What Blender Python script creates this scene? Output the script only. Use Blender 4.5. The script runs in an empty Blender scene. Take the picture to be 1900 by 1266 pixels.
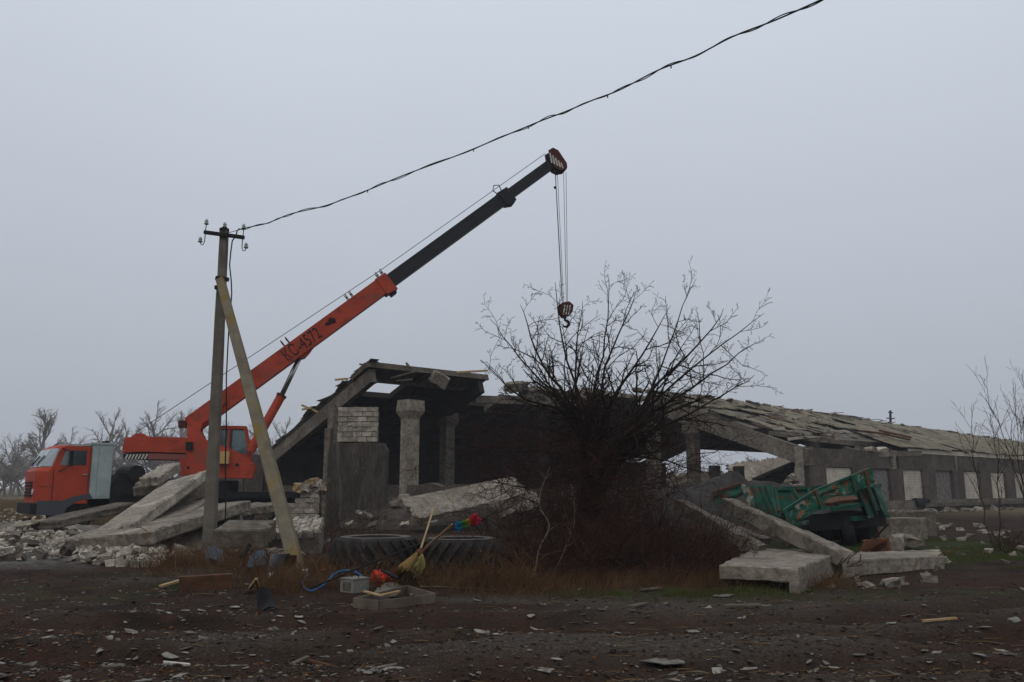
import bpy, math, random
import numpy as np
from mathutils import Vector, Matrix, Quaternion, noise as mnoise

rnd = random.Random(7)
C = bpy.context.scene.collection
scene = bpy.context.scene

# ------------------------------------------------------------------ camera, sky, sun, exposure
CAM_H, FPX, HORIZ = 1.5, 1530.0, 905.0           # eye height, focal length in 1900-wide pixels, horizon row
PITCH = math.atan((HORIZ - 633) / FPX)
cam = bpy.data.cameras.new('camera')
cam.sensor_width = 36.0
cam.lens = 36.0 * FPX / 1900.0
cam.clip_start, cam.clip_end = 0.1, 4000.0
camo = bpy.data.objects.new('camera', cam)
camo.location = (0, 0, CAM_H)
camo.rotation_euler = (math.pi / 2 + PITCH, 0, 0)
C.objects.link(camo)
scene.camera = camo

SUN_EL, SUN_AZ = math.radians(48), math.radians(200)
world = bpy.data.worlds.new('World')
scene.world = world
world.use_nodes = True
wn, wl = world.node_tree.nodes, world.node_tree.links
wn.clear()
w_out = wn.new('ShaderNodeOutputWorld')
w_sky = wn.new('ShaderNodeTexSky')
w_sky.sky_type = 'NISHITA'
w_sky.sun_disc = False
w_sky.sun_elevation, w_sky.sun_rotation = SUN_EL, SUN_AZ
w_sky.dust_density = 6.0
w_bg1 = wn.new('ShaderNodeBackground')
w_bg1.inputs['Strength'].default_value = 0.06
wl.new(w_sky.outputs[0], w_bg1.inputs['Color'])
w_tc = wn.new('ShaderNodeTexCoord')              # even overcast cloud deck, a little brighter overhead
w_sep = wn.new('ShaderNodeSeparateXYZ')
wl.new(w_tc.outputs['Generated'], w_sep.inputs[0])
w_ramp = wn.new('ShaderNodeValToRGB')
w_ramp.color_ramp.elements[0].position = 0.0
w_ramp.color_ramp.elements[0].color = (0.415, 0.448, 0.508, 1)
w_ramp.color_ramp.elements[1].position = 1.0
w_ramp.color_ramp.elements[1].color = (0.94, 1.02, 1.14, 1)
w_nz = wn.new('ShaderNodeTexNoise')              # faint unevenness of the cloud
w_nz.inputs['Scale'].default_value, w_nz.inputs['Detail'].default_value = 2.2, 4.0
wl.new(w_tc.outputs['Generated'], w_nz.inputs['Vector'])
w_ma = wn.new('ShaderNodeMath')
w_ma.operation = 'MULTIPLY_ADD'
w_ma.inputs[1].default_value = 0.10
wl.new(w_nz.outputs[0], w_ma.inputs[0])
w_ad = wn.new('ShaderNodeMath')
w_ad.operation = 'SUBTRACT'
w_ad.inputs[1].default_value = 0.05
wl.new(w_sep.outputs['Z'], w_ad.inputs[0])
wl.new(w_ad.outputs[0], w_ma.inputs[2])
wl.new(w_ma.outputs[0], w_ramp.inputs[0])
w_bg2 = wn.new('ShaderNodeBackground')
w_bg2.inputs['Strength'].default_value = 0.95
wl.new(w_ramp.outputs[0], w_bg2.inputs['Color'])
w_mix = wn.new('ShaderNodeMixShader')
w_mix.inputs[0].default_value = 0.93
wl.new(w_bg1.outputs[0], w_mix.inputs[1])
wl.new(w_bg2.outputs[0], w_mix.inputs[2])
wl.new(w_mix.outputs[0], w_out.inputs['Surface'])

sun = bpy.data.lights.new('sun', 'SUN')
sun.energy = 0.5
sun.angle = math.radians(40)
sun.color = (1.0, 0.95, 0.88)
suno = bpy.data.objects.new('sun', sun)
sd = Vector((math.sin(SUN_AZ) * math.cos(SUN_EL), math.cos(SUN_AZ) * math.cos(SUN_EL), math.sin(SUN_EL)))
suno.rotation_euler = sd.to_track_quat('Z', 'Y').to_euler()
suno.location = (0, 0, 60)
C.objects.link(suno)

vs = scene.view_settings
vs.view_transform, vs.look = 'Standard', 'None'
vs.exposure, vs.gamma = 0.0, 1.0
vs.use_curve_mapping = False
scene.cycles.use_denoising = True
scene.cycles.max_bounces = 6
scene.cycles.volume_bounces = 1
scene.cycles.transparent_max_bounces = 8

# ------------------------------------------------------------------ measuring helpers
_cp, _sp = math.cos(PITCH), math.sin(PITCH)
EYE = Vector((0, 0, CAM_H))
def ray(u, v):
    b = (633 - v) / FPX
    return Vector(((u - 950) / FPX, _cp - _sp * b, _sp + _cp * b))
def P(u, v, Y):                                   # the point seen at (u, v) that stands Y metres ahead
    r = ray(u, v)
    return EYE + r * (Y / r.y)
def G(u, v, z=0.0):                               # the point of the ground seen at (u, v)
    r = ray(u, v)
    return EYE + r * ((z - CAM_H) / r.z)
class Frame:                                      # a vertical working plane: s along, n sideways (towards the camera), z up
    def __init__(self, O, ang):
        self.O = Vector((O[0], O[1], 0))
        self.a = Vector((math.cos(ang), math.sin(ang), 0))
        self.n = Vector((math.sin(ang), -math.cos(ang), 0))
    def w(self, s, n, z):
        return self.O + self.a * s + self.n * n + Vector((0, 0, z))
    def px(self, u, v, n=0.0):                    # (s, z) of the pixel on the plane offset n
        r = ray(u, v)
        o = self.O + self.n * n
        t = (o - EYE).dot(self.n) / r.dot(self.n)
        p = EYE + r * t
        return ((p - o).dot(self.a), p.z)
    def mat(self):
        m = Matrix.Identity(4)
        for i in range(3):
            m[i][0], m[i][1], m[i][2], m[i][3] = self.a[i], -self.n[i], (0, 0, 1)[i], self.O[i]
        return m

# ------------------------------------------------------------------ mesh helpers
WORG = {}
class MB:
    def __init__(self):
        self.v, self.f = [], []
    def add(self, vs_, fs_):
        o = len(self.v)
        self.v += [tuple(p) for p in vs_]
        self.f += [tuple(i + o for i in f) for f in fs_]
        return self
    def hexa(self, p):                            # 8 corners: bottom ring 0-3, top ring 4-7
        return self.add(p, [(3, 2, 1, 0), (4, 5, 6, 7), (0, 1, 5, 4), (1, 2, 6, 5), (2, 3, 7, 6), (3, 0, 4, 7)])
    def box(self, c, s, M=None):
        c = Vector(c)
        x, y, z = s[0] / 2, s[1] / 2, s[2] / 2
        p = [Vector(q) for q in ((-x, -y, -z), (x, -y, -z), (x, y, -z), (-x, y, -z), (-x, -y, z), (x, -y, z), (x, y, z), (-x, y, z))]
        if M is not None:
            p = [M @ q for q in p]
        return self.hexa([c + q for q in p])
    def fbox(self, F, s0, s1, n0, n1, z0, z1):    # box in a frame
        return self.hexa([F.w(s0, n1, z0), F.w(s1, n1, z0), F.w(s1, n0, z0), F.w(s0, n0, z0),
                          F.w(s0, n1, z1), F.w(s1, n1, z1), F.w(s1, n0, z1), F.w(s0, n0, z1)])
    def fprism(self, F, pts, n0, n1):             # outline of (s, z) given a thickness from n0 to n1
        k = len(pts)
        vs_ = [F.w(s, n0, z) for s, z in pts] + [F.w(s, n1, z) for s, z in pts]
        fs_ = [tuple(range(k)), tuple(range(2 * k - 1, k - 1, -1))]
        fs_ += [(i, i + k, (i + 1) % k + k, (i + 1) % k) for i in range(k)]
        return self.add(vs_, fs_)
    def beam(self, a, b, w, h, up=Vector((0, 0, 1)), w2=None, h2=None):   # bar from a to b, w wide and h high
        a, b = Vector(a), Vector(b)
        d = (b - a).normalized()
        sx = d.cross(up)
        if sx.length < 1e-4:
            sx = Vector((1, 0, 0))
        sx.normalize()
        uz = sx.cross(d)
        w2, h2 = w2 or w, h2 or h
        r = []
        for p, ww, hh in ((a, w, h), (b, w2, h2)):
            r += [p + sx * ww / 2 - uz * hh / 2, p - sx * ww / 2 - uz * hh / 2, p - sx * ww / 2 + uz * hh / 2, p + sx * ww / 2 + uz * hh / 2]
        return self.hexa(r)
    def tube(self, pts, radii, sides=6, cap=True):
        pts = [Vector(p) for p in pts]
        k = len(pts)
        if not hasattr(radii, '__len__'):
            radii = [radii] * k
        o = len(self.v)
        d0 = (pts[1] - pts[0]).normalized()
        ref = Vector((0, 0, 1)) if abs(d0.z) < 0.9 else Vector((1, 0, 0))
        x = d0.cross(ref).normalized()
        for i, p in enumerate(pts):
            d = (pts[min(i + 1, k - 1)] - pts[max(i - 1, 0)]).normalized()
            x = (x - d * x.dot(d)).normalized()
            y = d.cross(x)
            for j in range(sides):
                a = 2 * math.pi * j / sides
                self.v.append(tuple(p + (x * math.cos(a) + y * math.sin(a)) * radii[i]))
        for i in range(k - 1):
            for j in range(sides):
                j2 = (j + 1) % sides
                self.f.append((o + i * sides + j, o + i * sides + j2, o + (i + 1) * sides + j2, o + (i + 1) * sides + j))
        if cap and sides > 3:
            self.f.append(tuple(o + j for j in range(sides - 1, -1, -1)))
            self.f.append(tuple(o + (k - 1) * sides + j for j in range(sides)))
        return self
    def lathe(self, prof, O, axis, n=24, ref=None):   # prof: list of (r, h) revolved about axis through O
        axis = Vector(axis).normalized()
        ref = Vector(ref) if ref else (Vector((0, 0, 1)) if abs(axis.z) < 0.9 else Vector((1, 0, 0)))
        x = axis.cross(ref).normalized()
        y = axis.cross(x)
        O = Vector(O)
        o, k = len(self.v), len(prof)
        for j in range(n):
            a = 2 * math.pi * j / n
            e = x * math.cos(a) + y * math.sin(a)
            for r, h in prof:
                self.v.append(tuple(O + e * r + axis * h))
        for j in range(n):
            j2 = (j + 1) % n
            for i in range(k - 1):
                self.f.append((o + j * k + i, o + j2 * k + i, o + j2 * k + i + 1, o + j * k + i + 1))
        return self
    def sphere(self, c, r, n=10, m=6):
        prof = [(max(1e-4, r * math.sin(math.pi * i / m)), -r * math.cos(math.pi * i / m)) for i in range(m + 1)]
        return self.lathe(prof, c, (0, 0, 1), n)
    def build(self, name, mat, parent=None, smooth=False, org=None):
        V = np.array(self.v, dtype=float)
        if org is None:
            lo, hi = V.min(0), V.max(0)
            org = ((lo[0] + hi[0]) / 2, (lo[1] + hi[1]) / 2, lo[2])
        V = V - np.array(org)
        me = bpy.data.meshes.new(name)
        me.from_pydata(V.tolist(), [], self.f)
        me.validate()
        me.update()
        if smooth:
            me.polygons.foreach_set('use_smooth', [True] * len(me.polygons))
        me.materials.append(mat)
        return place(name, me, org, parent)
def place(name, me, org, parent=None, rot=None, scale=None):
    o = bpy.data.objects.new(name, me)
    C.objects.link(o)
    o.parent = parent
    po = WORG[parent.name] if parent else Vector((0, 0, 0))
    o.location = Vector(org) - po
    if rot is not None:
        o.rotation_euler = rot
    if scale is not None:
        o.scale = scale
    WORG[o.name] = Vector(org)
    return o
def tag(o, label=None, cat=None, group=None, kind=None):
    if label: o['label'] = label
    if cat: o['category'] = cat
    if group: o['group'] = group
    if kind: o['kind'] = kind
    return o
def thing(name, label, cat, loc, group=None):
    o = bpy.data.objects.new(name, None)
    o.empty_display_size = 0.2
    C.objects.link(o)
    o.location = loc
    WORG[o.name] = Vector(loc)
    return tag(o, label, cat, group)
def one(mb, name, mat, label, cat, group=None, smooth=False):
    return tag(mb.build(name, mat, None, smooth), label, cat, group)

# value noise for the terrain (numpy)
def _h(ix, iy, s):
    n = (ix.astype(np.int64) * 374761393 + iy.astype(np.int64) * 668265263 + s * 974711) & 0x7fffffff
    n = ((n ^ (n >> 13)) * 1274126177) & 0x7fffffff
    return ((n ^ (n >> 16)) & 0xffff) / 65535.0
def vn(x, y, s=0):
    x, y = np.asarray(x, float), np.asarray(y, float)
    ix, iy = np.floor(x), np.floor(y)
    fx, fy = x - ix, y - iy
    fx, fy = fx * fx * (3 - 2 * fx), fy * fy * (3 - 2 * fy)
    a, b = _h(ix, iy, s), _h(ix + 1, iy, s)
    c, d = _h(ix, iy + 1, s), _h(ix + 1, iy + 1, s)
    return (a + (b - a) * fx) * (1 - fy) + (c + (d - c) * fx) * fy
def fbm(x, y, s=0, o=4):
    t, a, n = 0.0, 0.5, 0.0
    for i in range(o):
        t = t + a * vn(np.asarray(x) * 2 ** i, np.asarray(y) * 2 ** i, s + i)
        n += a
        a *= 0.5
    return t / n
def sstep(a, b, x):
    t = np.clip((np.asarray(x, float) - a) / (b - a), 0, 1)
    return t * t * (3 - 2 * t)

# ------------------------------------------------------------------ materials
def M(name, c1, c2=None, scale=2.0, rough=0.85, bump=0.25, bscale=25.0, rv=0.0, metal=0.0, stain=None, spec=0.12, detail=6.0, stretch=None, fine=0.25, pits=0.0):
    def wm(c): return (c[0] * .95, c[1] * .895, c[2] * .825)
    c1 = wm(c1)
    c2 = wm(c2) if c2 else None
    stain = [(wm(s_[0]), *s_[1:]) for s_ in (stain or [])]
    m = bpy.data.materials.new(name)
    m.use_nodes = True
    nt = m.node_tree
    N, L = nt.nodes, nt.links
    b = N['Principled BSDF']
    b.inputs['Roughness'].default_value = rough
    b.inputs['Metallic'].default_value = metal
    b.inputs['Specular IOR Level'].default_value = spec
    geo = N.new('ShaderNodeNewGeometry')
    vec = geo.outputs['Position']
    if stretch:
        mp = N.new('ShaderNodeMapping')
        mp.inputs['Scale'].default_value = stretch
        L.new(vec, mp.inputs[0])
        vec = mp.outputs[0]
    def nz(sc, det=detail, dist=0.0):
        n = N.new('ShaderNodeTexNoise')
        n.inputs['Scale'].default_value = sc
        n.inputs['Detail'].default_value = det
        n.inputs['Distortion'].default_value = dist
        L.new(vec, n.inputs['Vector'])
        return n.outputs[0]
    def ramp(x, a, bb, ca, cb):
        r = N.new('ShaderNodeValToRGB')
        r.color_ramp.elements[0].position, r.color_ramp.elements[1].position = a, bb
        r.color_ramp.elements[0].color, r.color_ramp.elements[1].color = (*ca, 1), (*cb, 1)
        L.new(x, r.inputs[0])
        return r.outputs[0]
    def mix(mode, f, a, bb):
        x = N.new('ShaderNodeMix')
        x.data_type, x.blend_type = 'RGBA', mode
        if isinstance(f, float):
            x.inputs[0].default_value = f
        else:
            L.new(f, x.inputs[0])
        for s, i in ((a, 6), (bb, 7)):
            if isinstance(s, tuple):
                x.inputs[i].default_value = (*s, 1)
            else:
                L.new(s, x.inputs[i])
        return x.outputs[2]
    c2 = c2 or tuple(v * 0.75 for v in c1)
    col = ramp(nz(scale, detail, 0.4), 0.33, 0.67, c2, c1)
    if fine:
        col = mix('MULTIPLY', fine, col, ramp(nz(scale * 14, 3.0), 0.3, 0.62, (0.35, 0.35, 0.35), (1.12, 1.12, 1.12)))
    if pits:
        col = mix('MULTIPLY', pits, col, ramp(nz(scale * 5.5, 8.0, 0.3), 0.38, 0.60, (0.30, 0.29, 0.28), (1.15, 1.15, 1.15)))
        col = mix('MIX', ramp(nz(scale * 0.55, 8.0, 1.2), 0.60, 0.70, (0, 0, 0), (0.55, 0.55, 0.55)), col, tuple(min(1, v * 1.45) for v in c1))
    for st in (stain or []):
        sc, sscale, lo, hi = st
        col = mix('MIX', ramp(nz(sscale, 6.0, 0.8), lo, hi, (0, 0, 0), (1, 1, 1)), col, sc)
    if rv:
        oi = N.new('ShaderNodeObjectInfo')
        mr = N.new('ShaderNodeMapRange')
        mr.inputs[3].default_value, mr.inputs[4].default_value = 1 - rv, 1 + rv
        L.new(oi.outputs['Random'], mr.inputs[0])
        hs = N.new('ShaderNodeHueSaturation')
        L.new(mr.outputs[0], hs.inputs['Value'])
        L.new(col, hs.inputs['Color'])
        col = hs.outputs[0]
    L.new(col, b.inputs['Base Color'])
    if bump:
        bp = N.new('ShaderNodeBump')
        bp.inputs['Strength'].default_value = bump
        bp.inputs['Distance'].default_value = 0.03
        L.new(nz(bscale, 8.0), bp.inputs['Height'])
        L.new(bp.outputs[0], b.inputs['Normal'])
    return m

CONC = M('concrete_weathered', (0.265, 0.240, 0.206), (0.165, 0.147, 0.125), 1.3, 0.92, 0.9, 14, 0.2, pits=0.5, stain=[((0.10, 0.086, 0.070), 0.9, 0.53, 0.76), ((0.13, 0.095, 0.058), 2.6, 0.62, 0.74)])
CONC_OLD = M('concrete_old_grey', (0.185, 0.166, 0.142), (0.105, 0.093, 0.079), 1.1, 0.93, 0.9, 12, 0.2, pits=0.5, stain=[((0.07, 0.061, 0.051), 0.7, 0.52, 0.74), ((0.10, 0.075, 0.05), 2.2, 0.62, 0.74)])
CONC_FRESH = M('concrete_broken_pale', (0.36, 0.33, 0.288), (0.22, 0.198, 0.17), 2.2, 0.95, 1.0, 18, 0.15, pits=0.5)
CONC_DARK = M('concrete_interior_shade', (0.040, 0.037, 0.034), (0.020, 0.018, 0.017), 0.8, 0.95, 0.5, 10, 0.15)  # shade of the barn's interior put into the concrete's colour
PLASTER = M('plaster_cement_grey', (0.118, 0.102, 0.089), (0.072, 0.062, 0.054), 0.9, 0.95, 0.6, 20, 0.08, pits=0.35, stain=[((0.06, 0.055, 0.05), 1.6, 0.6, 0.8)])
BLOCK = M('limestone_block_white', (0.42, 0.385, 0.34), (0.25, 0.225, 0.195), 4.0, 0.95, 0.9, 24, 0.26, pits=0.4)
BRICKW = M('silicate_brick_white', (0.50, 0.465, 0.41), (0.28, 0.255, 0.22), 3.0, 0.95, 0.6, 40, 0.32, pits=0.35)
BRICKI = M('infill_brick_white', (0.66, 0.62, 0.56), (0.46, 0.43, 0.38), 2.0, 0.95, 0.3, 40, 0.12)
BRICKG = M('cinder_block_grey', (0.27, 0.265, 0.26), (0.12, 0.118, 0.115), 5.0, 0.95, 0.7, 30, 0.1)
MORTAR = M('mortar_grey', (0.22, 0.20, 0.175), (0.13, 0.118, 0.102), 3, 0.97, 0.7, 35)
SLATE = M('roof_slate_grey', (0.25, 0.232, 0.185), (0.145, 0.133, 0.105), 2.5, 0.95, 0.4, 30, 0.22, pits=0.35, stain=[((0.12, 0.115, 0.075), 1.5, 0.58, 0.74)])
WOODG = M('timber_grey', (0.145, 0.122, 0.10), (0.085, 0.07, 0.057), 3, 0.9, 0.5, 30, 0.15)
WOODB = M('timber_brown', (0.115, 0.058, 0.032), (0.06, 0.031, 0.019), 4, 0.9, 0.5, 30, 0.15)
WOODY = M('timber_pale', (0.42, 0.31, 0.17), (0.30, 0.21, 0.11), 6, 0.85, 0.3, 40, 0.12)
ORANGE = M('crane_orange_paint', (0.42, 0.066, 0.033), (0.33, 0.048, 0.026), 1.2, 0.55, 0.06, 30, stain=[((0.20, 0.034, 0.02), 1.3, 0.52, 0.74), ((0.10, 0.045, 0.028), 3.5, 0.62, 0.72), ((0.12, 0.09, 0.07), 0.9, 0.60, 0.80)], fine=0.25)
GREYBLUE = M('cabinet_greyblue_paint', (0.36, 0.43, 0.45), (0.28, 0.34, 0.355), 2, 0.6, 0.08, 30, stain=[((0.20, 0.13, 0.08), 4.0, 0.66, 0.78)], fine=0.15)
BOOMDARK = M('boom_dark_grey_paint', (0.024, 0.026, 0.032), (0.016, 0.0175, 0.022), 1.5, 0.6, 0.05, 30, fine=0.15)
BLACK = M('black_dirty_metal', (0.022, 0.022, 0.024), (0.012, 0.012, 0.013), 3, 0.7, 0.2, 30)
RUBBER = M('rubber_dusty', (0.028, 0.027, 0.027), (0.013, 0.0125, 0.013), 4, 0.85, 0.3, 30, stain=[((0.085, 0.075, 0.065), 2.2, 0.6, 0.8)])
DUST = M('tyre_dust', (0.155, 0.14, 0.125), (0.08, 0.073, 0.066), 6, 0.95, 0.5, 40)
CREAM = M('tank_cream_paint', (0.50, 0.34, 0.14), (0.42, 0.28, 0.11), 3, 0.6, 0.05, 20)
WHITE = M('white_paint_dirty', (0.62, 0.62, 0.60), (0.46, 0.46, 0.44), 5, 0.7, 0.05, 30)
REDP = M('red_paint_dull', (0.095, 0.026, 0.024), (0.05, 0.017, 0.017), 4, 0.7, 0.1, 30)
STEEL = M('steel_rod', (0.45, 0.46, 0.48), (0.36, 0.37, 0.38), 3, 0.3, 0.0, 30, metal=0.9)
ROPE = M('steel_rope', (0.16, 0.165, 0.17), None, 20, 0.6, 0.0, 30, metal=0.3)
RUST = M('rusty_iron', (0.14, 0.058, 0.030), (0.062, 0.027, 0.016), 4, 0.9, 0.5, 30, 0.15)
GREEN = M('trailer_green_paint', (0.016, 0.105, 0.070), (0.008, 0.058, 0.041), 2, 0.6, 0.1, 20, stain=[((0.17, 0.18, 0.15), 4.5, 0.62, 0.68), ((0.10, 0.042, 0.02), 3.2, 0.55, 0.64), ((0.03, 0.045, 0.035), 1.2, 0.5, 0.7)], fine=0.2)
GREENRUST = M('trailer_green_flaking', (0.017, 0.118, 0.077), (0.010, 0.075, 0.050), 2, 0.6, 0.12, 20, stain=[((0.27, 0.27, 0.24), 2.6, 0.53, 0.60), ((0.19, 0.075, 0.028), 3.1, 0.55, 0.64)], fine=0.2)
POLEC = M('pole_concrete', (0.175, 0.163, 0.14), (0.12, 0.11, 0.094), 2.5, 0.92, 0.35, 30, fine=0.3)
POLEY = M('pole_concrete_lichen', (0.20, 0.18, 0.135), (0.13, 0.117, 0.09), 2.5, 0.92, 0.35, 30, stain=[((0.19, 0.135, 0.04), 1.4, 0.50, 0.68)], fine=0.3)
GLASSI = M('insulator_glass', (0.30, 0.36, 0.34), (0.22, 0.27, 0.25), 8, 0.15, 0.0, 30, spec=0.6)
CABLE = M('cable_black', (0.018, 0.018, 0.02), None, 10, 0.6, 0.0)
BARK = M('bark_dark_brown', (0.040, 0.030, 0.023), (0.020, 0.015, 0.012), 6, 0.95, 0.6, 40)
TWIGR = M('twig_red_brown', (0.052, 0.022, 0.016), (0.022, 0.011, 0.009), 3, 0.9, 0.0, fine=0.0)
TWIGF = M('twig_far_hazed', (0.22, 0.20, 0.19), (0.14, 0.128, 0.12), 0.4, 0.95, 0.0, fine=0.0)  # paled so the colour carries haze over the far trees
DEADW = M('dead_branch_grey', (0.16, 0.145, 0.125), (0.09, 0.08, 0.068), 6, 0.9, 0.2, 40)
DRYG = M('dry_grass', (0.125, 0.072, 0.036), (0.055, 0.030, 0.015), 1.5, 0.95, 0.0, fine=0.0)
GRASS = M('short_grass', (0.050, 0.090, 0.020), (0.060, 0.056, 0.018), 1.2, 0.95, 0.0, fine=0.0)
LEAFO = M('leaf_ochre', (0.15, 0.065, 0.018), (0.07, 0.03, 0.011), 8, 0.85, 0.0, 10, 0.3, fine=0.0)
SHARD = M('slate_shard', (0.24, 0.23, 0.208), (0.10, 0.093, 0.083), 9, 0.9, 0.3, 60, 0.45)
CLOD = M('soil_clod', (0.060, 0.045, 0.036), (0.030, 0.022, 0.017), 6, 0.97, 0.6, 40, 0.2)
STRAW = M('straw', (0.15, 0.10, 0.05), (0.07, 0.045, 0.024), 8, 0.9, 0.0, fine=0.0)
BLUEC = M('cable_blue', (0.03, 0.14, 0.36), None, 10, 0.5, 0.0)
BLUEG = M('sheet_metal_bluegrey', (0.20, 0.235, 0.28), (0.13, 0.155, 0.19), 4, 0.6, 0.2, 20, stain=[((0.12, 0.065, 0.04), 4.0, 0.62, 0.75)])
BLUEF = M('blue_faded_plastic', (0.05, 0.085, 0.125), (0.032, 0.055, 0.082), 4, 0.7, 0.2, 20)
BROOM = M('broom_straw', (0.46, 0.32, 0.125), (0.30, 0.20, 0.075), 12, 0.9, 0.4, 60, stretch=(3, 3, 0.6))
REDBAG = M('orange_red_plastic', (0.62, 0.045, 0.018), (0.46, 0.03, 0.013), 5, 0.45, 0.3, 18)
GALV = M('grey_box_paint', (0.23, 0.225, 0.21), (0.17, 0.165, 0.155), 4, 0.6, 0.1, 20)
def glass(name, col, rough=0.08):
    m = bpy.data.materials.new(name)
    m.use_nodes = True
    b = m.node_tree.nodes['Principled BSDF']
    b.inputs['Base Color'].default_value = (*col, 1)
    b.inputs['Roughness'].default_value = rough
    b.inputs['Specular IOR Level'].default_value = 0.9
    return m
def clear(name, tint, f):
    m = bpy.data.materials.new(name)
    m.use_nodes = True
    N, L = m.node_tree.nodes, m.node_tree.links
    b = N['Principled BSDF']
    b.inputs['Base Color'].default_value = (0.02, 0.025, 0.028, 1)
    b.inputs['Roughness'].default_value = 0.06
    b.inputs['Specular IOR Level'].default_value = 0.8
    t = N.new('ShaderNodeBsdfTransparent')
    t.inputs[0].default_value = (*tint, 1)
    x = N.new('ShaderNodeMixShader')
    x.inputs[0].default_value = f
    L.new(b.outputs[0], x.inputs[1])
    L.new(t.outputs[0], x.inputs[2])
    L.new(x.outputs[0], N['Material Output'].inputs['Surface'])
    return m
GLASSD = glass('cab_glass_dark', (0.02, 0.025, 0.028))
GLASSC = clear('cab_glass_clear', (0.80, 0.86, 0.86), 0.72)

# ------------------------------------------------------------------ ground
TRACKS = [((-9.0, 5.2), (30.0, 21.0), 1.0), ((-8.0, 3.6), (30.0, 18.6), 1.0), ((-30.0, 10.6), (14.0, 8.6), 0.8), ((-30.0, 8.7), (16.0, 6.9), 0.8), ((0.0, 9.6), (30.0, 13.2), .8)]
def track_d(x, y):
    best = np.full(np.shape(x), 9.0)
    for (x0, y0), (x1, y1), wgt in TRACKS:
        dx, dy = x1 - x0, y1 - y0
        l = math.hypot(dx, dy)
        d = np.abs((np.asarray(x) - x0) * (-dy / l) + (np.asarray(y) - y0) * (dx / l) + 0.5 * (vn(np.asarray(x) * 0.2, np.asarray(y) * 0.2, 31) - 0.5))
        best = np.minimum(best, d)
    return best
def gz(x, y):
    x, y = np.asarray(x, float), np.asarray(y, float)
    r = np.hypot(x, y)
    z = 0.10 * (fbm(x * 0.16, y * 0.16, 3, 2) - 0.5)
    near = 1 - sstep(26, 45, r)
    z = z + near * (0.13 * (fbm(x * 0.8, y * 0.8, 5, 4) - 0.5) + 0.035 * (fbm(x * 5, y * 5, 9, 3) - 0.5))
    z = z - near * 0.10 * np.exp(-(track_d(x, y) / 0.26) ** 2) + near * 0.045 * np.exp(-((track_d(x, y) - 0.5) / 0.2) ** 2)
    return z * (1 - sstep(60, 200, r)) - 0.02
_gx, _gy, _gs = -34.0, 3.0, 0.04                     # ground height looked up from a fine table
_GT = gz(*np.meshgrid(np.arange(-34, 34, _gs), np.arange(3, 48, _gs), indexing='ij'))
_GL = _GT.tolist()
def gzf(x, y):
    i, j = (x - _gx) / _gs, (y - _gy) / _gs
    if 0 <= i < len(_GL) - 1 and 0 <= j < len(_GL[0]) - 1:
        a, b = int(i), int(j)
        fx, fy = i - a, j - b
        r0, r1 = _GL[a], _GL[a + 1]
        return (r0[b] * (1 - fx) + r1[b] * fx) * (1 - fy) + (r0[b + 1] * (1 - fx) + r1[b + 1] * fx) * fy
    return -0.02
def fbm1(x, y, s=0):                                 # cheap single-point noise
    return 0.5 + 0.5 * mnoise.fractal(Vector((x, y, s * 3.7)), 1.0, 2.0, 3) 
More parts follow.
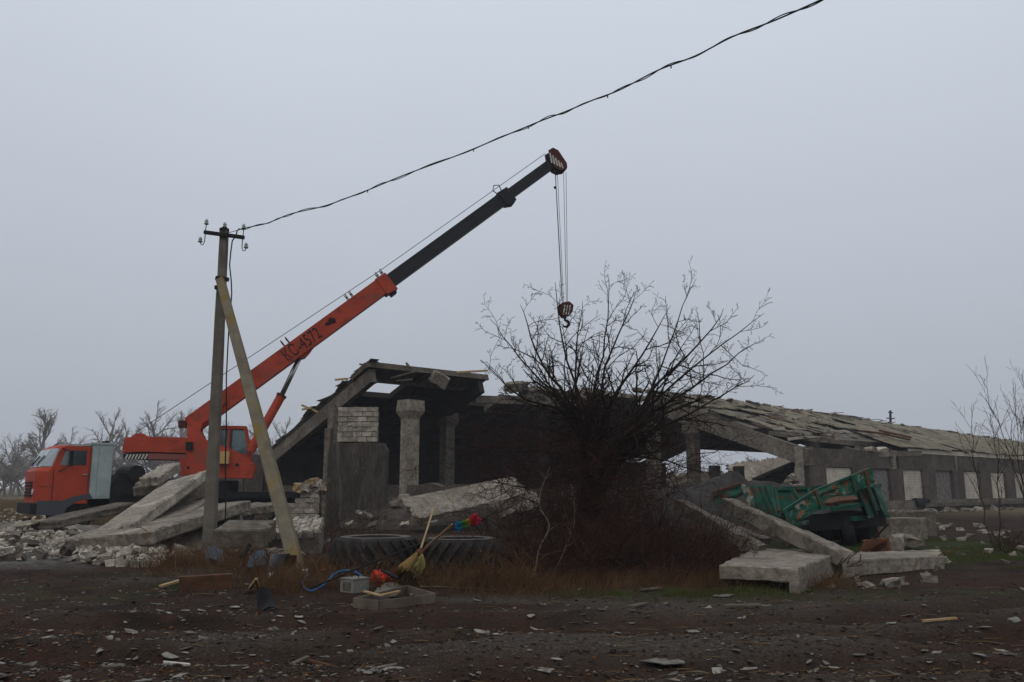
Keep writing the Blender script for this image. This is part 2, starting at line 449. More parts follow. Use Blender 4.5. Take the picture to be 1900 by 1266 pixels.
def build_ground():
    ang = list(np.radians(np.linspace(40, 140, 420))) + list(np.radians(np.linspace(140, 400, 48)[1:-1]))
    rad = [0.0] + list(np.geomspace(2.0, 34.0, 260)) + list(np.geomspace(34.0, 1800.0, 60)[1:])
    A, R = np.meshgrid(ang, rad[1:], indexing='ij')
    X, Y = R * np.cos(A), R * np.sin(A)
    Z = gz(X, Y)
    na, nr = A.shape
    V = np.stack([X, Y, Z], -1).reshape(-1, 3)
    V = np.vstack([V, [[0, 0, 0]]])
    ia, ir = np.meshgrid(np.arange(na), np.arange(nr - 1), indexing='ij')
    ja = (ia + 1) % na
    q = np.stack([ia * nr + ir, ia * nr + ir + 1, ja * nr + ir + 1, ja * nr + ir], -1).reshape(-1, 4)
    me = bpy.data.meshes.new('ground')
    tri = [(len(V) - 1, i * nr, ((i + 1) % na) * nr) for i in range(na)]
    me.from_pydata(V.tolist(), [], q.tolist() + tri)
    me.update()
    me.polygons.foreach_set('use_smooth', [True] * len(me.polygons))
    # what grows or lies where: r green grass, g gravelly track, b pale brick dust
    x, y = V[:, 0], V[:, 1]
    n1, n2 = fbm(x * 0.35, y * 0.35, 40, 4), fbm(x * 1.3, y * 1.3, 50, 3)
    ur = x / np.maximum(y, 0.5)
    grass = sstep(0.52, 0.62, 0.7 * n1 + 0.3 * n2) * sstep(10.5, 13, y) * (1 - sstep(19, 24, y)) * 0.75
    grass = np.maximum(grass, sstep(0.2, 0.34, ur) * sstep(15.2, 18, y + 3 * (n1 - 0.5)) * (1 - sstep(24, 27, y)) * sstep(0.34, 0.5, n2 * 0.6 + n1 * 0.4))
    track = sstep(0.45, 0.62, 0.55 * n1 + 0.45 * fbm(x * 0.15, y * 0.6, 61, 3)) * (1 - sstep(14, 16.5, y)) * (1 - grass)
    pale = sstep(-0.26, -0.40, ur + 0.12 * (n1 - 0.5)) * sstep(14.5, 18, y) * (1 - sstep(26, 36, y)) * sstep(0.3, 0.55, n1)
    rut = np.exp(-(track_d(x, y) / 0.34) ** 2)
    track = np.maximum(track * (1 - rut), .8 * sstep(.45, .7, n2 * .5 + n1 * .5) * np.exp(-((track_d(x, y) - .7) / .45) ** 2) * (1 - sstep(14, 17, y)))
    grass = grass * (1 - rut)
    rgba = np.stack([grass, track, pale, np.ones_like(x)], -1).astype(np.float32)
    at = me.color_attributes.new('cover', 'FLOAT_COLOR', 'POINT')
    at.data.foreach_set('color', rgba.ravel())
    m = bpy.data.materials.new('ground_soil')
    m.use_nodes = True
    N, L = m.node_tree.nodes, m.node_tree.links
    b = N['Principled BSDF']
    b.inputs['Specular IOR Level'].default_value = 0.04
    geo = N.new('ShaderNodeNewGeometry')
    def nz(sc, det=6.0, dist=0.0, st=None):
        n = N.new('ShaderNodeTexNoise')
        n.inputs['Scale'].default_value, n.inputs['Detail'].default_value, n.inputs['Distortion'].default_value = sc, det, dist
        L.new(geo.outputs['Position'], n.inputs['Vector'])
        return n.outputs[0]
    def ramp(x, a, bb, ca, cb):
        r = N.new('ShaderNodeValToRGB')
        r.color_ramp.elements[0].position, r.color_ramp.elements[1].position = a, bb
        r.color_ramp.elements[0].color, r.color_ramp.elements[1].color = (*ca, 1), (*cb, 1)
        L.new(x, r.inputs[0])
        return r.outputs[0]
    def mix(f, a, bb, mode='MIX'):
        x = N.new('ShaderNodeMix')
        x.data_type, x.blend_type = 'RGBA', mode
        if isinstance(f, float): x.inputs[0].default_value = f
        else: L.new(f, x.inputs[0])
        for s, i in ((a, 6), (bb, 7)):
            if isinstance(s, tuple): x.inputs[i].default_value = (*s, 1)
            else: L.new(s, x.inputs[i])
        return x.outputs[2]
    def mul(a, bb):
        x = N.new('ShaderNodeMath')
        x.operation = 'MULTIPLY'
        L.new(a, x.inputs[0])
        L.new(bb, x.inputs[1])
        return x.outputs[0]
    att = N.new('ShaderNodeVertexColor')
    att.layer_name = 'cover'
    sep = N.new('ShaderNodeSeparateColor')
    L.new(att.outputs[0], sep.inputs[0])
    soil = ramp(nz(0.9, 8, 0.6), 0.35, 0.66, (0.019, 0.0125, 0.0092), (0.044, 0.0265, 0.018))
    soil = mix(ramp(nz(2.2, 8, 0.8), 0.5, 0.66, (0, 0, 0), (1, 1, 1)), soil, (0.040, 0.0185, 0.0115))
    grav = ramp(nz(26, 6), 0.35, 0.7, (0.034, 0.0265, 0.0215), (0.090, 0.073, 0.059))
    col = mix(sep.outputs[1], soil, grav)
    grs = ramp(nz(7, 8, 0.5), 0.35, 0.65, (0.030, 0.023, 0.010), (0.032, 0.048, 0.012))
    col = mix(sep.outputs[0], col, grs)
    dust = ramp(nz(5, 8), 0.35, 0.65, (0.07, 0.062, 0.055), (0.18, 0.165, 0.15))
    col = mix(sep.outputs[2], col, dust)
    speck = ramp(nz(60, 2), 0.66, 0.70, (0, 0, 0), (1, 1, 1))
    col = mix(mul(speck, ramp(nz(1.7, 4), 0.42, 0.6, (0, 0, 0), (1, 1, 1))), col, (0.15, 0.14, 0.13))
    col = mix(0.6, col, ramp(nz(95, 3), 0.3, 0.7, (0.3, 0.3, 0.3), (1.25, 1.25, 1.25)), 'MULTIPLY')
    sx = N.new('ShaderNodeSeparateXYZ')               # the open steppe further out is dry pale grass
    L.new(geo.outputs['Position'], sx.inputs[0])
    mr = N.new('ShaderNodeMapRange')
    mr.inputs[1].default_value, mr.inputs[2].default_value = 42.0, 60.0
    L.new(sx.outputs[1], mr.inputs[0])
    col = mix(mr.outputs[0], col, ramp(nz(0.35, 8), 0.35, 0.65, (0.085, 0.066, 0.036), (0.15, 0.115, 0.062)))
    L.new(col, b.inputs['Base Color'])
    rr = ramp(nz(1.4, 6), 0.35, 0.65, (0.85,) * 3, (1.0,) * 3)
    L.new(rr, b.inputs['Roughness'])
    bp = N.new('ShaderNodeBump')
    bp.inputs['Strength'].default_value, bp.inputs['Distance'].default_value = 0.9, 0.05
    L.new(nz(16, 10), bp.inputs['Height'])
    L.new(bp.outputs[0], b.inputs['Normal'])
    me.materials.append(m)
    o = bpy.data.objects.new('ground', me)
    C.objects.link(o)
    tag(o, 'dark muddy yard strewn with rubble and patches of grass', None, None, 'structure')
build_ground()

# damp November air
hz = MB().box((40, 235, 15.5), (1000, 590, 33))
hm = bpy.data.materials.new('haze_air')
hm.use_nodes = True
hm.node_tree.nodes.clear()
ho = hm.node_tree.nodes.new('ShaderNodeOutputMaterial')
hv = hm.node_tree.nodes.new('ShaderNodeVolumePrincipled')
hv.inputs['Color'].default_value = (0.93, 0.95, 1.0, 1)
hv.inputs['Density'].default_value = 0.00062
hm.node_tree.links.new(hv.outputs[0], ho.inputs['Volume'])
tag(hz.build('haze', hm), 'pale damp haze over the whole yard', None, None, 'stuff')
# ------------------------------------------------------------------ broken-concrete helpers
def jag(p, q, n, amp, rg):                         # points from p to q (q left out), broken sideways
    p, q = Vector(p), Vector(q)
    d = q - p
    nn = Vector((-d.y, d.x)).normalized()
    out = []
    for i in range(n):
        t = i / n
        w = 0 if i == 0 else amp * (rg.random() * 2 - 1)
        out.append(p + d * t + nn * w + (d / n * (rg.random() - 0.5) * 0.5 if i else Vector((0, 0))))
    return out
def slab_mb(o, ex, ey, L, W, T, seed, rough_sides='', chip=0.03, ribs=0.0):
    """slab with corner o, long axis ex, cross axis ey, thickness T downwards; sides named in rough_sides (n e s w) are broken"""
    rg = random.Random(seed)
    ex, ey = Vector(ex).normalized(), Vector(ey)
    ey = (ey - ex * ex.dot(ey)).normalized()
    ez = ex.cross(ey)
    if ez.z < 0:
        ez = -ez
    o = Vector(o)
    cs = [Vector((0, 0)), Vector((L, 0)), Vector((L, W)), Vector((0, W))]
    ol = []
    for i, s in enumerate('senw'):
        a, b = cs[i], cs[(i + 1) % 4]
        ln = (b - a).length
        if s in rough_sides:
            ol += jag(a, b, max(6, int(ln / 0.11)), 0.06 + 0.03 * W, rg)
        else:
            ol += jag(a, b, max(3, int(ln / 0.35)), 0.008, rg)
    cen = Vector((L / 2, W / 2))
    k = len(ol)
    def ring(inset, z, j):
        r = []
        for p in ol:
            d = (cen - p)
            d = Vector((d.x * W, d.y * L))
            d.normalize()
            q = p + d * (inset + abs(rg.gauss(0, j)))
            zz = z + rg.gauss(0, j * 0.5)
            r.append(o + ex * q.x + ey * q.y + ez * zz)
        return r
    R = [ring(chip, 0, chip * 0.6), ring(0, -chip, chip * 0.4), ring(0.01, -T * 0.5, chip * 0.5), ring(0, -T + chip, chip * 0.5), ring(chip, -T, chip * 0.5)]
    mb = MB()
    vs_ = [p for r in R for p in r]
    fs_ = [tuple(range(k)), tuple(range(5 * k - 1, 4 * k - 1, -1))]
    for j in range(4):
        fs_ += [(j * k + i, (j + 1) * k + i, (j + 1) * k + (i + 1) % k, j * k + (i + 1) % k) for i in range(k)]
    mb.add(vs_, fs_)
    if ribs:
        for a in (0.02 * L, 0.9 * L):
            b0 = o + ex * a + ez * (-T)
            mb.hexa([b0 + ey * W * .05 - ez * ribs, b0 + ex * 0.16 + ey * W * .05 - ez * ribs, b0 + ex * 0.16 + ey * W * .95 - ez * ribs, b0 + ey * W * .95 - ez * ribs,
                     b0 + ey * W * .05 + ez * .01, b0 + ex * 0.16 + ey * W * .05 + ez * .01, b0 + ex * 0.16 + ey * W * .95 + ez * .01, b0 + ey * W * .95 + ez * .01])
    return mb
def chunk_mb(c, sx, sy, sz, seed, jit=0.28, rot=None, sub=1, m3=None):   # a broken lump
    rg = random.Random(seed)
    rot = rot or (rg.random() * 6.3, rg.random() * 0.6 - 0.3, rg.random() * 0.6 - 0.3)
    R = Matrix.Rotation(rot[0], 3, 'Z') @ Matrix.Rotation(rot[1], 3, 'X') @ Matrix.Rotation(rot[2], 3, 'Y')
    if m3 is not None:
        R = m3 @ R
    n = 2 + sub
    g = [-0.5 + i / (n - 1) for i in range(n)]
    idx, vs_ = {}, []
    for i in range(n):
        for j in range(n):
            for k in range(n):
                if 0 < i < n - 1 and 0 < j < n - 1 and 0 < k < n - 1:
                    continue
                q = Vector((g[i] + rg.uniform(-1, 1) * jit / n, g[j] + rg.uniform(-1, 1) * jit / n, g[k] + rg.uniform(-1, 1) * jit / n))
                idx[(i, j, k)] = len(vs_)
                vs_.append(Vector(c) + R @ Vector((q.x * sx, q.y * sy, q.z * sz)))
    fs_ = []
    for i in range(n - 1):
        for j in range(n - 1):
            for e, fl in ((0, True), (n - 1, False)):
                for perm in range(3):
                    q = []
                    for (a, b) in ((i, j), (i + 1, j), (i + 1, j + 1), (i, j + 1)):
                        t = [a, b]
                        t.insert(perm, e)
                        q.append(idx[tuple(t)])
                    if (fl and perm != 1) or (not fl and perm == 1):
                        q.reverse()
                    fs_.append(tuple(q))
    return MB().add(vs_, fs_)
def heap(name, mat, label, cat, cx, cy, rx, ry, h, seed, rot=0.0, rough=0.25, kind=None, flat=1.0):
    mb = MB()
    na, nr = 40, 12
    cr, sr = math.cos(rot), math.sin(rot)
    vs_, fs_ = [], []
    for j in range(nr + 1):
        for i in range(na):
            a, r = 2 * math.pi * i / na, j / nr
            rr = r * (1 + 0.25 * (float(vn(np.array([math.cos(a) * 2 + 7]), np.array([math.sin(a) * 2 + seed]), seed)[0]) - 0.5))
            x, y = rr * rx * math.cos(a), rr * ry * math.sin(a)
            X, Y = cx + x * cr - y * sr, cy + x * sr + y * cr
            prof = max(0.0, 1 - r ** flat) ** 0.8
            z = h * prof * (1 + rough * 2 * (float(fbm(np.array([X * 1.1]), np.array([Y * 1.1]), seed, 3)[0]) - 0.5)) + 0.12 * prof * (float(fbm(np.array([X * 4]), np.array([Y * 4]), seed + 5, 2)[0]) - 0.5)
            vs_.append((X, Y, gzf(X, Y) + z - (0.12 if j == nr else 0)))
    for j in range(nr):
        for i in range(na):
            i2 = (i + 1) % na
            fs_.append((j * na + i, (j + 1) * na + i, (j + 1) * na + i2, j * na + i2))
    mb.add(vs_, fs_)
    return tag(mb.build(name, mat), label, cat, None, kind)

# ------------------------------------------------------------------ ruined barn
BA = math.radians(40.5)
B = Frame((-7.02, 40.5), BA)
RH, EH, HW = 7.4, 3.6, 11.0
def rz(n): return RH - (RH - EH) * abs(n) / HW
barn = thing('ruined_barn', 'long ruined concrete barn with collapsed roof and dark open gable behind the bush', 'barn', B.w(0, 0, 0))
def bt(u, n):                                      # distance along the barn of a pixel column on the wall plane at n
    return B.px(u, 900, n)[0]

# roof beams
def roof_beam(s, side, n1=HW, h=0.72, mat=CONC_OLD):
    pts = [B.w(s, 0.0, rz(0) - 0.42), B.w(s, side * n1, rz(n1) - 0.42)]
    MB().beam(pts[0], pts[1], 0.34, h).build('roof_beam', mat, barn)
for s in (0.15, 7.0, 14.0, 28.0):
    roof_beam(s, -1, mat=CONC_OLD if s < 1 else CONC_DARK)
roof_beam(21.0, 1, 11.2, 0.95, CONC)
roof_beam(28.0, 1, 11.0)
# columns
def column(s, n, z1, w=0.62, cap=True, mat=CONC, z0=0.0):
    mb = MB().fbox(B, s - w / 2, s + w / 2, n - w / 2, n + w / 2, z0, z1)
    if cap:
        mb.hexa([B.w(s - w / 2, n + w / 2 + .004, z1 - .85), B.w(s + w / 2, n + w / 2 + .004, z1 - .85), B.w(s + w / 2, n - w / 2 - .004, z1 - .85), B.w(s - w / 2, n - w / 2 - .004, z1 - .85),
                 B.w(s - w * .75, n + w * .8, z1 - .5), B.w(s + w * .75, n + w * .8, z1 - .5), B.w(s + w * .75, n - w * .8, z1 - .5), B.w(s - w * .75, n - w * .8, z1 - .5)])
        mb.hexa([B.w(s - w * .75, n + w * .8, z1 - .5), B.w(s + w * .75, n + w * .8, z1 - .5), B.w(s + w * .75, n - w * .8, z1 - .5), B.w(s - w * .75, n - w * .8, z1 - .5),
                 B.w(s - w * .72, n + w * .78, z1), B.w(s + w * .7, n + w * .8, z1 - .02), B.w(s + w * .74, n - w * .74, z1 - .1), B.w(s - w * .7, n - w * .7, z1 + .02)])
    return mb.build('column', mat, barn)
column(0.1, 3.5, 5.45)
column(0.15, -3.6, 5.75, cap=False, mat=CONC_OLD)
column(7.3, -3.5, 5.75, mat=CONC_OLD)
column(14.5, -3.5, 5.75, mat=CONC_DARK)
column(17.2, 3.5, 5.3, cap=False, mat=CONC_OLD)
column(21.0, 3.5, 5.35, mat=CONC_OLD)
for u in (1327, 1372):
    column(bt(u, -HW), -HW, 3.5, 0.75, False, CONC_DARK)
# far wall, its colour darkened to stand for interior shade
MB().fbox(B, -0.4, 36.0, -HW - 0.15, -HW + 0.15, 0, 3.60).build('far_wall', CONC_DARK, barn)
MB().fbox(B, -1.6, -0.5, -HW - 0.1, -HW + 0.2, 0, 3.4).build('wall_panel', PLASTER, barn)
MB().fbox(B, -3.6, -1.66, -HW - 0.15, -HW + 0.15, 0, 2.9).build('wall_panel', CONC_OLD, barn)
# ribbed roof slabs; one mesh shared by all whole slabs: 7 m long (x), strip deep (y), z=0 at the top
NST = 7
STEP = HW / NST
SL = math.hypot(STEP, (RH - EH) / NST)
PA = math.atan2(RH - EH, HW)
def rib_slab(L, W):
    mb = MB()
    mb.box((L / 2, W / 2, -0.06), (L - .02, W - .02, 0.12))
    for y in (0.07, W - 0.07):
        mb.box((L / 2, y, -0.21), (L - .02, 0.12, 0.19))
    k = max(2, int(L / 1.15) + 1)
    for i in range(k):
        mb.box((0.08 + (L - .16) * i / (k - 1), W / 2, -0.18), (0.11, W - .28, 0.13))
    return mb
_slabs = {}
def roof_slab(s, side, i, L=7.0, dz=0.0, tilt=0.0, mat=CONC_DARK, yaw=0.0, dn=0.0):
    key = (round(L, 2), mat.name)
    if key not in _slabs:
        mb = rib_slab(L, SL)
        me = bpy.data.meshes.new('roof_slab')
        me.from_pydata(mb.v, [], mb.f)
        me.update()
        me.materials.append(mat)
        _slabs[key] = me
    n = i * STEP
    nv = B.n * side
    ex, ey = B.a, (nv * HW + Vector((0, 0, EH - RH))).normalized()
    if side > 0:
        Rm = Matrix((ex, ey, ex.cross(ey))).transposed()       # x along, y down-slope
        org = B.w(s, n + dn, rz(n) + 0.27 + dz)
    else:
        Rm = Matrix((-ex, ey, (-ex).cross(ey))).transposed()
        org = B.w(s + L, -n - dn, rz(n) + 0.27 + dz)
    if Rm[2][2] < 0:
        if side > 0:
            Rm = Matrix((-ex, ey, (-ex).cross(ey))).transposed()
            org = B.w(s + L, n + dn, rz(n) + 0.27 + dz)
        else:
            Rm = Matrix((ex, ey, ex.cross(ey))).transposed()
            org = B.w(s, -n - dn, rz(n) + 0.27 + dz)
    Rm = Rm @ Matrix.Rotation(tilt, 3, 'X') @ Matrix.Rotation(yaw, 3, 'Y')
    return place('roof_slab', _slabs[key], org, barn, Rm.to_euler())
for i in range(NST):                                # far slope, near gable
    if i == 1:
        roof_slab(0.0, -1, i, 1.3)
        roof_slab(3.1, -1, i, 3.9)
    else:
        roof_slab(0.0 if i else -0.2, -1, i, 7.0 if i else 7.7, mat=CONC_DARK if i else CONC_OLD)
for b, first in ((1, 2), (2, 1), (3, 1)):
    for i in range(first, NST):
        roof_slab(7.0 * b + 0.02, -1, i, 6.96, dz=rnd.uniform(-.04, .02))
roof_slab(15.2, -1, 0, 5.4, dz=-0.12, yaw=0.03, mat=CONC_OLD)
roof_slab(9.6, -1, 1, 3.2, dz=-0.25, tilt=-0.1, mat=CONC_OLD)
for b, ii in ((4, range(6)), (5, range(5)), (6, range(5)), *[(q, range(7)) for q in range(7, 13)]):
    for i in ii:
        roof_slab(7.0 * b + 0.02, -1, i, 6.96, dz=0 if b < 7 else -1.5)  # later bays: unseen lowered slabs added to block sky through the gap
for b in range(3, 15):                              # near slope
    for i in range(NST):
        if b == 3 and i in (5, 6) or (b == 4 and i == 6):
            continue
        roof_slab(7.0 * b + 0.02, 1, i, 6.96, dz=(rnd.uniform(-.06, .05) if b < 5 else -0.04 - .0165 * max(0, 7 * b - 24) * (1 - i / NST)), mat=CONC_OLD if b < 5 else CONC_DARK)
roof_slab(19.6, 1, 0, 3.9, dz=-0.25, tilt=0.05, mat=CONC)
roof_slab(22.0, 1, 5, 6.96, dz=-0.30, tilt=0.16, yaw=-0.02, mat=CONC, dn=0.35)
roof_slab(29.4, 1, 6, 6.0, dz=-0.30, tilt=0.2, yaw=0.04, mat=CONC, dn=0.1)
# corrugated slate sheets on the near slope
def sheet_mesh(L, W, seed):
    rg = random.Random(seed)
    mb = MB()
    k = 13
    vs_ = []
    for i in range(k):
        x = L * i / (k - 1)
        z = 0.028 * (1 if i % 2 else -1)
        e0 = rg.uniform(-.02, .02) + (rg.uniform(0, .5) if seed in (2, 3) and rg.random() < .6 else 0)
        e1 = W + rg.uniform(-.02, .02) - (rg.uniform(0, .4) if seed == 3 and rg.random() < .6 else 0)
        vs_ += [(x, e0, z + 0.02), (x, e1, z)]
    fs_ = [(2 * i, 2 * i + 2, 2 * i + 3, 2 * i + 1) for i in range(k - 1)]
    mb.add(vs_, fs_)
    me = bpy.data.meshes.new('roof_sheet')
    me.from_pydata(mb.v, [], mb.f)
    me.update()
    me.materials.append(SLATE)
    return me
SHW, SHL = 1.12, 1.78
sheets = [sheet_mesh(SHW + .06, SHL + .14, k) for k in range(4)]
slope_len = HW / math.cos(PA)
eyn = (B.n * HW + Vector((0, 0, EH - RH))).normalized()
RS = Matrix((-B.a, eyn, (-B.a).cross(eyn))).transposed()
if RS[2][2] < 0:
    RS = Matrix((B.a, eyn, B.a.cross(eyn))).transposed()
def rhs(s): return RH - 0.0165 * max(0.0, s - 28)
def ehs(s): return EH + (0.24 if s > 33 else 0.0)
rest = MB()
rows = 7
nsh = 0
for j in range(72):
    s = 22.0 + SHW * j
    for r in range(rows):
        d = r * (slope_len / rows) + 0.05
        n_ = d * math.cos(PA)
        z_ = rhs(s) - (rhs(s) - ehs(s)) * n_ / HW
        p = 0.03
        if s < 28: p = 0.66 if r > 1 else 0.35
        elif s < 34: p = 0.5 if r > 2 else 0.25
        elif s < 40: p = 0.35 if r > 3 else 0.1
        if s < 33 and r >= 5: p = 1.0
        if rnd.random() < p:
            continue
        broken = s < 48 and rnd.random() < (0.6 if s < 34 else 0.22)
        me = sheets[rnd.choice((2, 3))] if broken else sheets[rnd.choice((0, 0, 1, 2 if r == 0 else 0))]
        rot = RS @ Matrix.Rotation(rnd.gauss(0, 0.11 if broken else 0.012), 3, 'Z') @ Matrix.Rotation(rnd.gauss(0, 0.07 if broken else 0.010), 3, 'Y') @ Matrix.Rotation(rnd.gauss(0, 0.05 if broken else 0.012), 3, 'X')
        org = B.w(s, n_, z_ + 0.36 + 0.012 * (rows - r) * 0 + rnd.uniform(0, .05) + (rnd.uniform(0, .12) if broken else 0))
        if nsh < 296:
            place('roof_sheet', me, org, barn, rot.to_euler())
            nsh += 1
        else:
            mm = Matrix.Translation(org) @ rot.to_4x4()
            rest.add([mm @ v.co for v in me.vertices], [tuple(f.vertices) for f in me.polygons])
tag(rest.build('far_roof_sheets', SLATE, barn), kind='stuff')
# sticks, laths and slate scraps left on the ridge and slopes
lath = MB()
for k in range(26):
    s = rnd.uniform(20, 60)
    n_ = rnd.choice((0.0, 0.1, 0.2, rnd.uniform(0, 6)))
    c = B.w(s, n_, rhs(s) - (rhs(s) - EH) * n_ / HW + 0.44)
    d = (B.a * rnd.uniform(.4, 1) + B.n * rnd.uniform(-.6, .6)).normalized()
    l = rnd.uniform(.6, 2.4)
    if n_ < 1:
        MB().beam(c - d * l / 2, c + d * l / 2 + Vector((0, 0, rnd.uniform(0, .25))), .12, .05).build('batten', WOODG, barn)
    else:
        MB().beam(c - d * l / 2, c + d * l / 2 + Vector((0, 0, (d.dot(B.n)) * -.34 * l)), .14, .05).build('batten', rnd.choice((WOODB, WOODG)), barn)
for k in range(95):                                 # ragged slate crumbs along the ridge
    s = 19 + 70 * rnd.random() ** 1.5
    c = B.w(s, rnd.uniform(-.3, .5), rhs(s) + 0.34)
    chunk_mb(c, rnd.uniform(.3, 1.1), rnd.uniform(.2, .5), rnd.uniform(.06, .22), 900 + k, rot=(BA + rnd.uniform(-.4, .4), rnd.uniform(-.2, .2), rnd.uniform(-.2, .2)), sub=0).build('ridge_scrap', rnd.choice((SLATE, SLATE, CONC_OLD)), barn)
for k in range(80):                                 # roof wreckage scattered over the near slope
    s = 21.5 + 24 * rnd.random() ** 1.3
    n_ = rnd.uniform(.3, 10.5)
    m3_ = Matrix((B.a, eyn, B.a.cross(eyn))).transposed()
    chunk_mb(B.w(s, n_, rhs(s) - (rhs(s) - EH) * n_ / HW + rnd.uniform(.38, .5)), rnd.uniform(.3, 1.7), rnd.uniform(.15, .6), rnd.uniform(.03, .10), 1500 + k, jit=.45,
             rot=(rnd.gauss(0, .5), rnd.gauss(0, .15), rnd.gauss(0, .15)), sub=0, m3=m3_).build('roof_scrap', rnd.choice((SLATE, SLATE, CONC, CONC_OLD, WOODB, WOODG)), barn)
for a, b_, Y in (((1350, 768), (1395, 776), 56), ((1352, 773), (1400, 780), 56), ((1632, 799), (1690, 812), 55), ((1640, 806), (1688, 816), 54), ((1600, 800), (1650, 806), 55)):
    MB().beam(P(*a, Y), P(*b_, Y + 2), .16, .10).build('batten', RUST if a[0] > 1500 else WOODB, barn)
# laths poking out of the gable roof
for a, b_ in (((622, 705), (645, 703)), ((668, 676), (684, 679)), ((848, 691), (905, 688)), ((725, 702), (768, 690)), ((754, 674), (760, 682)), ((560, 752), (590, 765)), ((735, 707), (765, 704)), ((561, 760), (578, 757))):
    MB().beam(P(*a, 41.5), P(*b_, 41.0), .09, .09).build('batten', WOODY if a[0] < 660 or a[0] > 840 else WOODG, barn)
for k in range(16):                                 # rough edge of roofing along the gable slope
    n_ = -rnd.uniform(0.3, 10.6)
    sd_ = (-B.n * HW + Vector((0, 0, EH - RH))).normalized()
    m3_ = Matrix((sd_, B.a, sd_.cross(B.a))).transposed()
    chunk_mb(B.w(rnd.uniform(.1, .4), n_, rz(n_) + rnd.uniform(.28, .34)), rnd.uniform(.6, 1.8), rnd.uniform(.4, .9), rnd.uniform(.04, .09), 1200 + k, rot=(rnd.gauss(0, .15), rnd.gauss(0, .05), rnd.gauss(0, .04)), sub=0, m3=m3_).build('edge_scrap', SLATE if k % 3 else CONC_OLD, barn)
# hanging torn chunk below the ridge slab
chunk_mb(P(815, 704, 43), .9, .3, .6, 77, rot=(0.3, 0.4, 0.5), sub=1).build('hanging_scrap', CONC_FRESH, barn)
# remains of the roof lying crooked behind the bush
for k, (u, v, Y, sx, sy, sz) in enumerate(((958, 718, 47, 1.3, .6, .5), (985, 727, 48, 1.6, .8, .4), (1012, 729, 49, 1.8, .9, .5), (1045, 732, 50, 1.4, .7, .35), (1075, 737, 50, 1.5, .8, .3))):
    chunk_mb(P(u, v, Y), sx, sy, sz, 40 + k, rot=(BA + .2 * k, .25, -.2)).build('roof_remnant', CONC_OLD, barn)
MB().beam(P(880, 741, 46), P(1080, 748, 50), .4, .42).build('purlin', CONC, barn)
MB().beam(P(1110, 905, 56), P(1305, 812, 60), .5, .55).build('fallen_beam', CONC_DARK, barn)
fp_ = P(1392, 905, 78)
slab_mb((fp_.x, fp_.y, -.3), (1, .12, .14), (-.1, 1, .95), 9.0, 6.0, .25, 5, 'nw').build('fallen_panel', CONC, barn)
low_far = heap('rubble_ridge', M('rubble_pale_brown', (.20, .165, .125), (.09, .075, .058), 2.5, .97, .9, 8), 'pale brown rubble ridge seen through the barn opening', 'debris heap', B.w(42, -12.5, 0).x, B.w(42, -12.5, 0).y, 11.0, 2.6, 2.9, 61, BA, .5, flat=2.0)
# gable: what is left of the plastered wall under the windows
def low_wall(name, s0, s1, n0, n1, zt, seed, mat, along, jagamp=0.12):
    rg = random.Random(seed)
    mb = MB()
    k = 24
    top = [zt + rg.uniform(-jagamp, jagamp) * (1 if rg.random() < .4 else .25) for _ in range(k + 1)]
    a, b_, c, d = [], [], [], []
    for i in range(k + 1):
        t = i / k
        if along == 'n':
            n = n0 + (n1 - n0) * t
            q = [B.w(s0, n, 0), B.w(s1, n, 0), B.w(s0, n, top[i]), B.w(s1, n, top[i] - rg.uniform(0, .05))]
        else:
            s = s0 + (s1 - s0) * t
            q = [B.w(s, n1, 0), B.w(s, n0, 0), B.w(s, n1, top[i]), B.w(s, n0, top[i] - rg.uniform(0, .05))]
        a.append(q[0]); b_.append(q[1]); c.append(q[2]); d.append(q[3])
    K = k + 1
    fs_ = []
    for i in range(k):
        fs_ += [(i, i + 1, 2 * K + i + 1, 2 * K + i), (2 * K + i, 2 * K + i + 1, 3 * K + i + 1, 3 * K + i), (K + i, 3 * K + i, 3 * K + i + 1, K + i + 1)]
    fs_ += [(0, 2 * K, 3 * K, K), (k, K + k, 3 * K + k, 2 * K + k)]
    mb.add(a + b_ + c + d, fs_)
    return mb.build(name, mat, barn)
low_wall('gable_wall_stump', -0.2, 0.25, -10.8, 11.0, 1.62, 3, PLASTER, 'n')
low_wall('side_wall_stump', 0.3, 20.4, 10.75, 11.1, 1.55, 4, PLASTER, 's', 0.3)
# standing stretch of the near long wall
posts = [bt(1486, HW), bt(1660, HW), bt(1775, HW)]
for k, s in enumerate(posts):
    z0 = 0.0 if k == 0 else 2.5
    MB().fbox(B, s - .22, s + .22, HW - .2, HW + .12, 0, 2.62).build('wall_post', CONC_FRESH if k == 0 else PLASTER, barn) if k == 0 else None
    MB().fbox(B, s - .2, s + .2, HW - .15, HW + .13, 2.62, 3.72).build('wall_post', CONC, barn)
MB().fbox(B, bt(1497, HW), bt(1510, HW), HW - .2, HW + .1, 2.7, 3.75).build('beam_end', CONC_OLD, barn)
edges = [1511, 1576, 1651, 1669, 1720, 1770, 1780, 1826, 1868, 1903]
ts = [bt(u, HW) for u in edges]
for i in range(len(ts) - 1):
    if edges[i] in (1651, 1770):
        continue
    MB().fbox(B, ts[i] + .015, ts[i + 1] - .015, HW - .1, HW + .08, 2.66, 3.68 + rnd.uniform(-.02, .02)).build('lintel_panel', PLASTER, barn)
s = ts[-1]
while s < 100:
    MB().fbox(B, s + .015, s + 5.9, HW - .1, HW + .08, 2.66, 3.68).build('lintel_panel', PLASTER, barn)
    s += 5.95
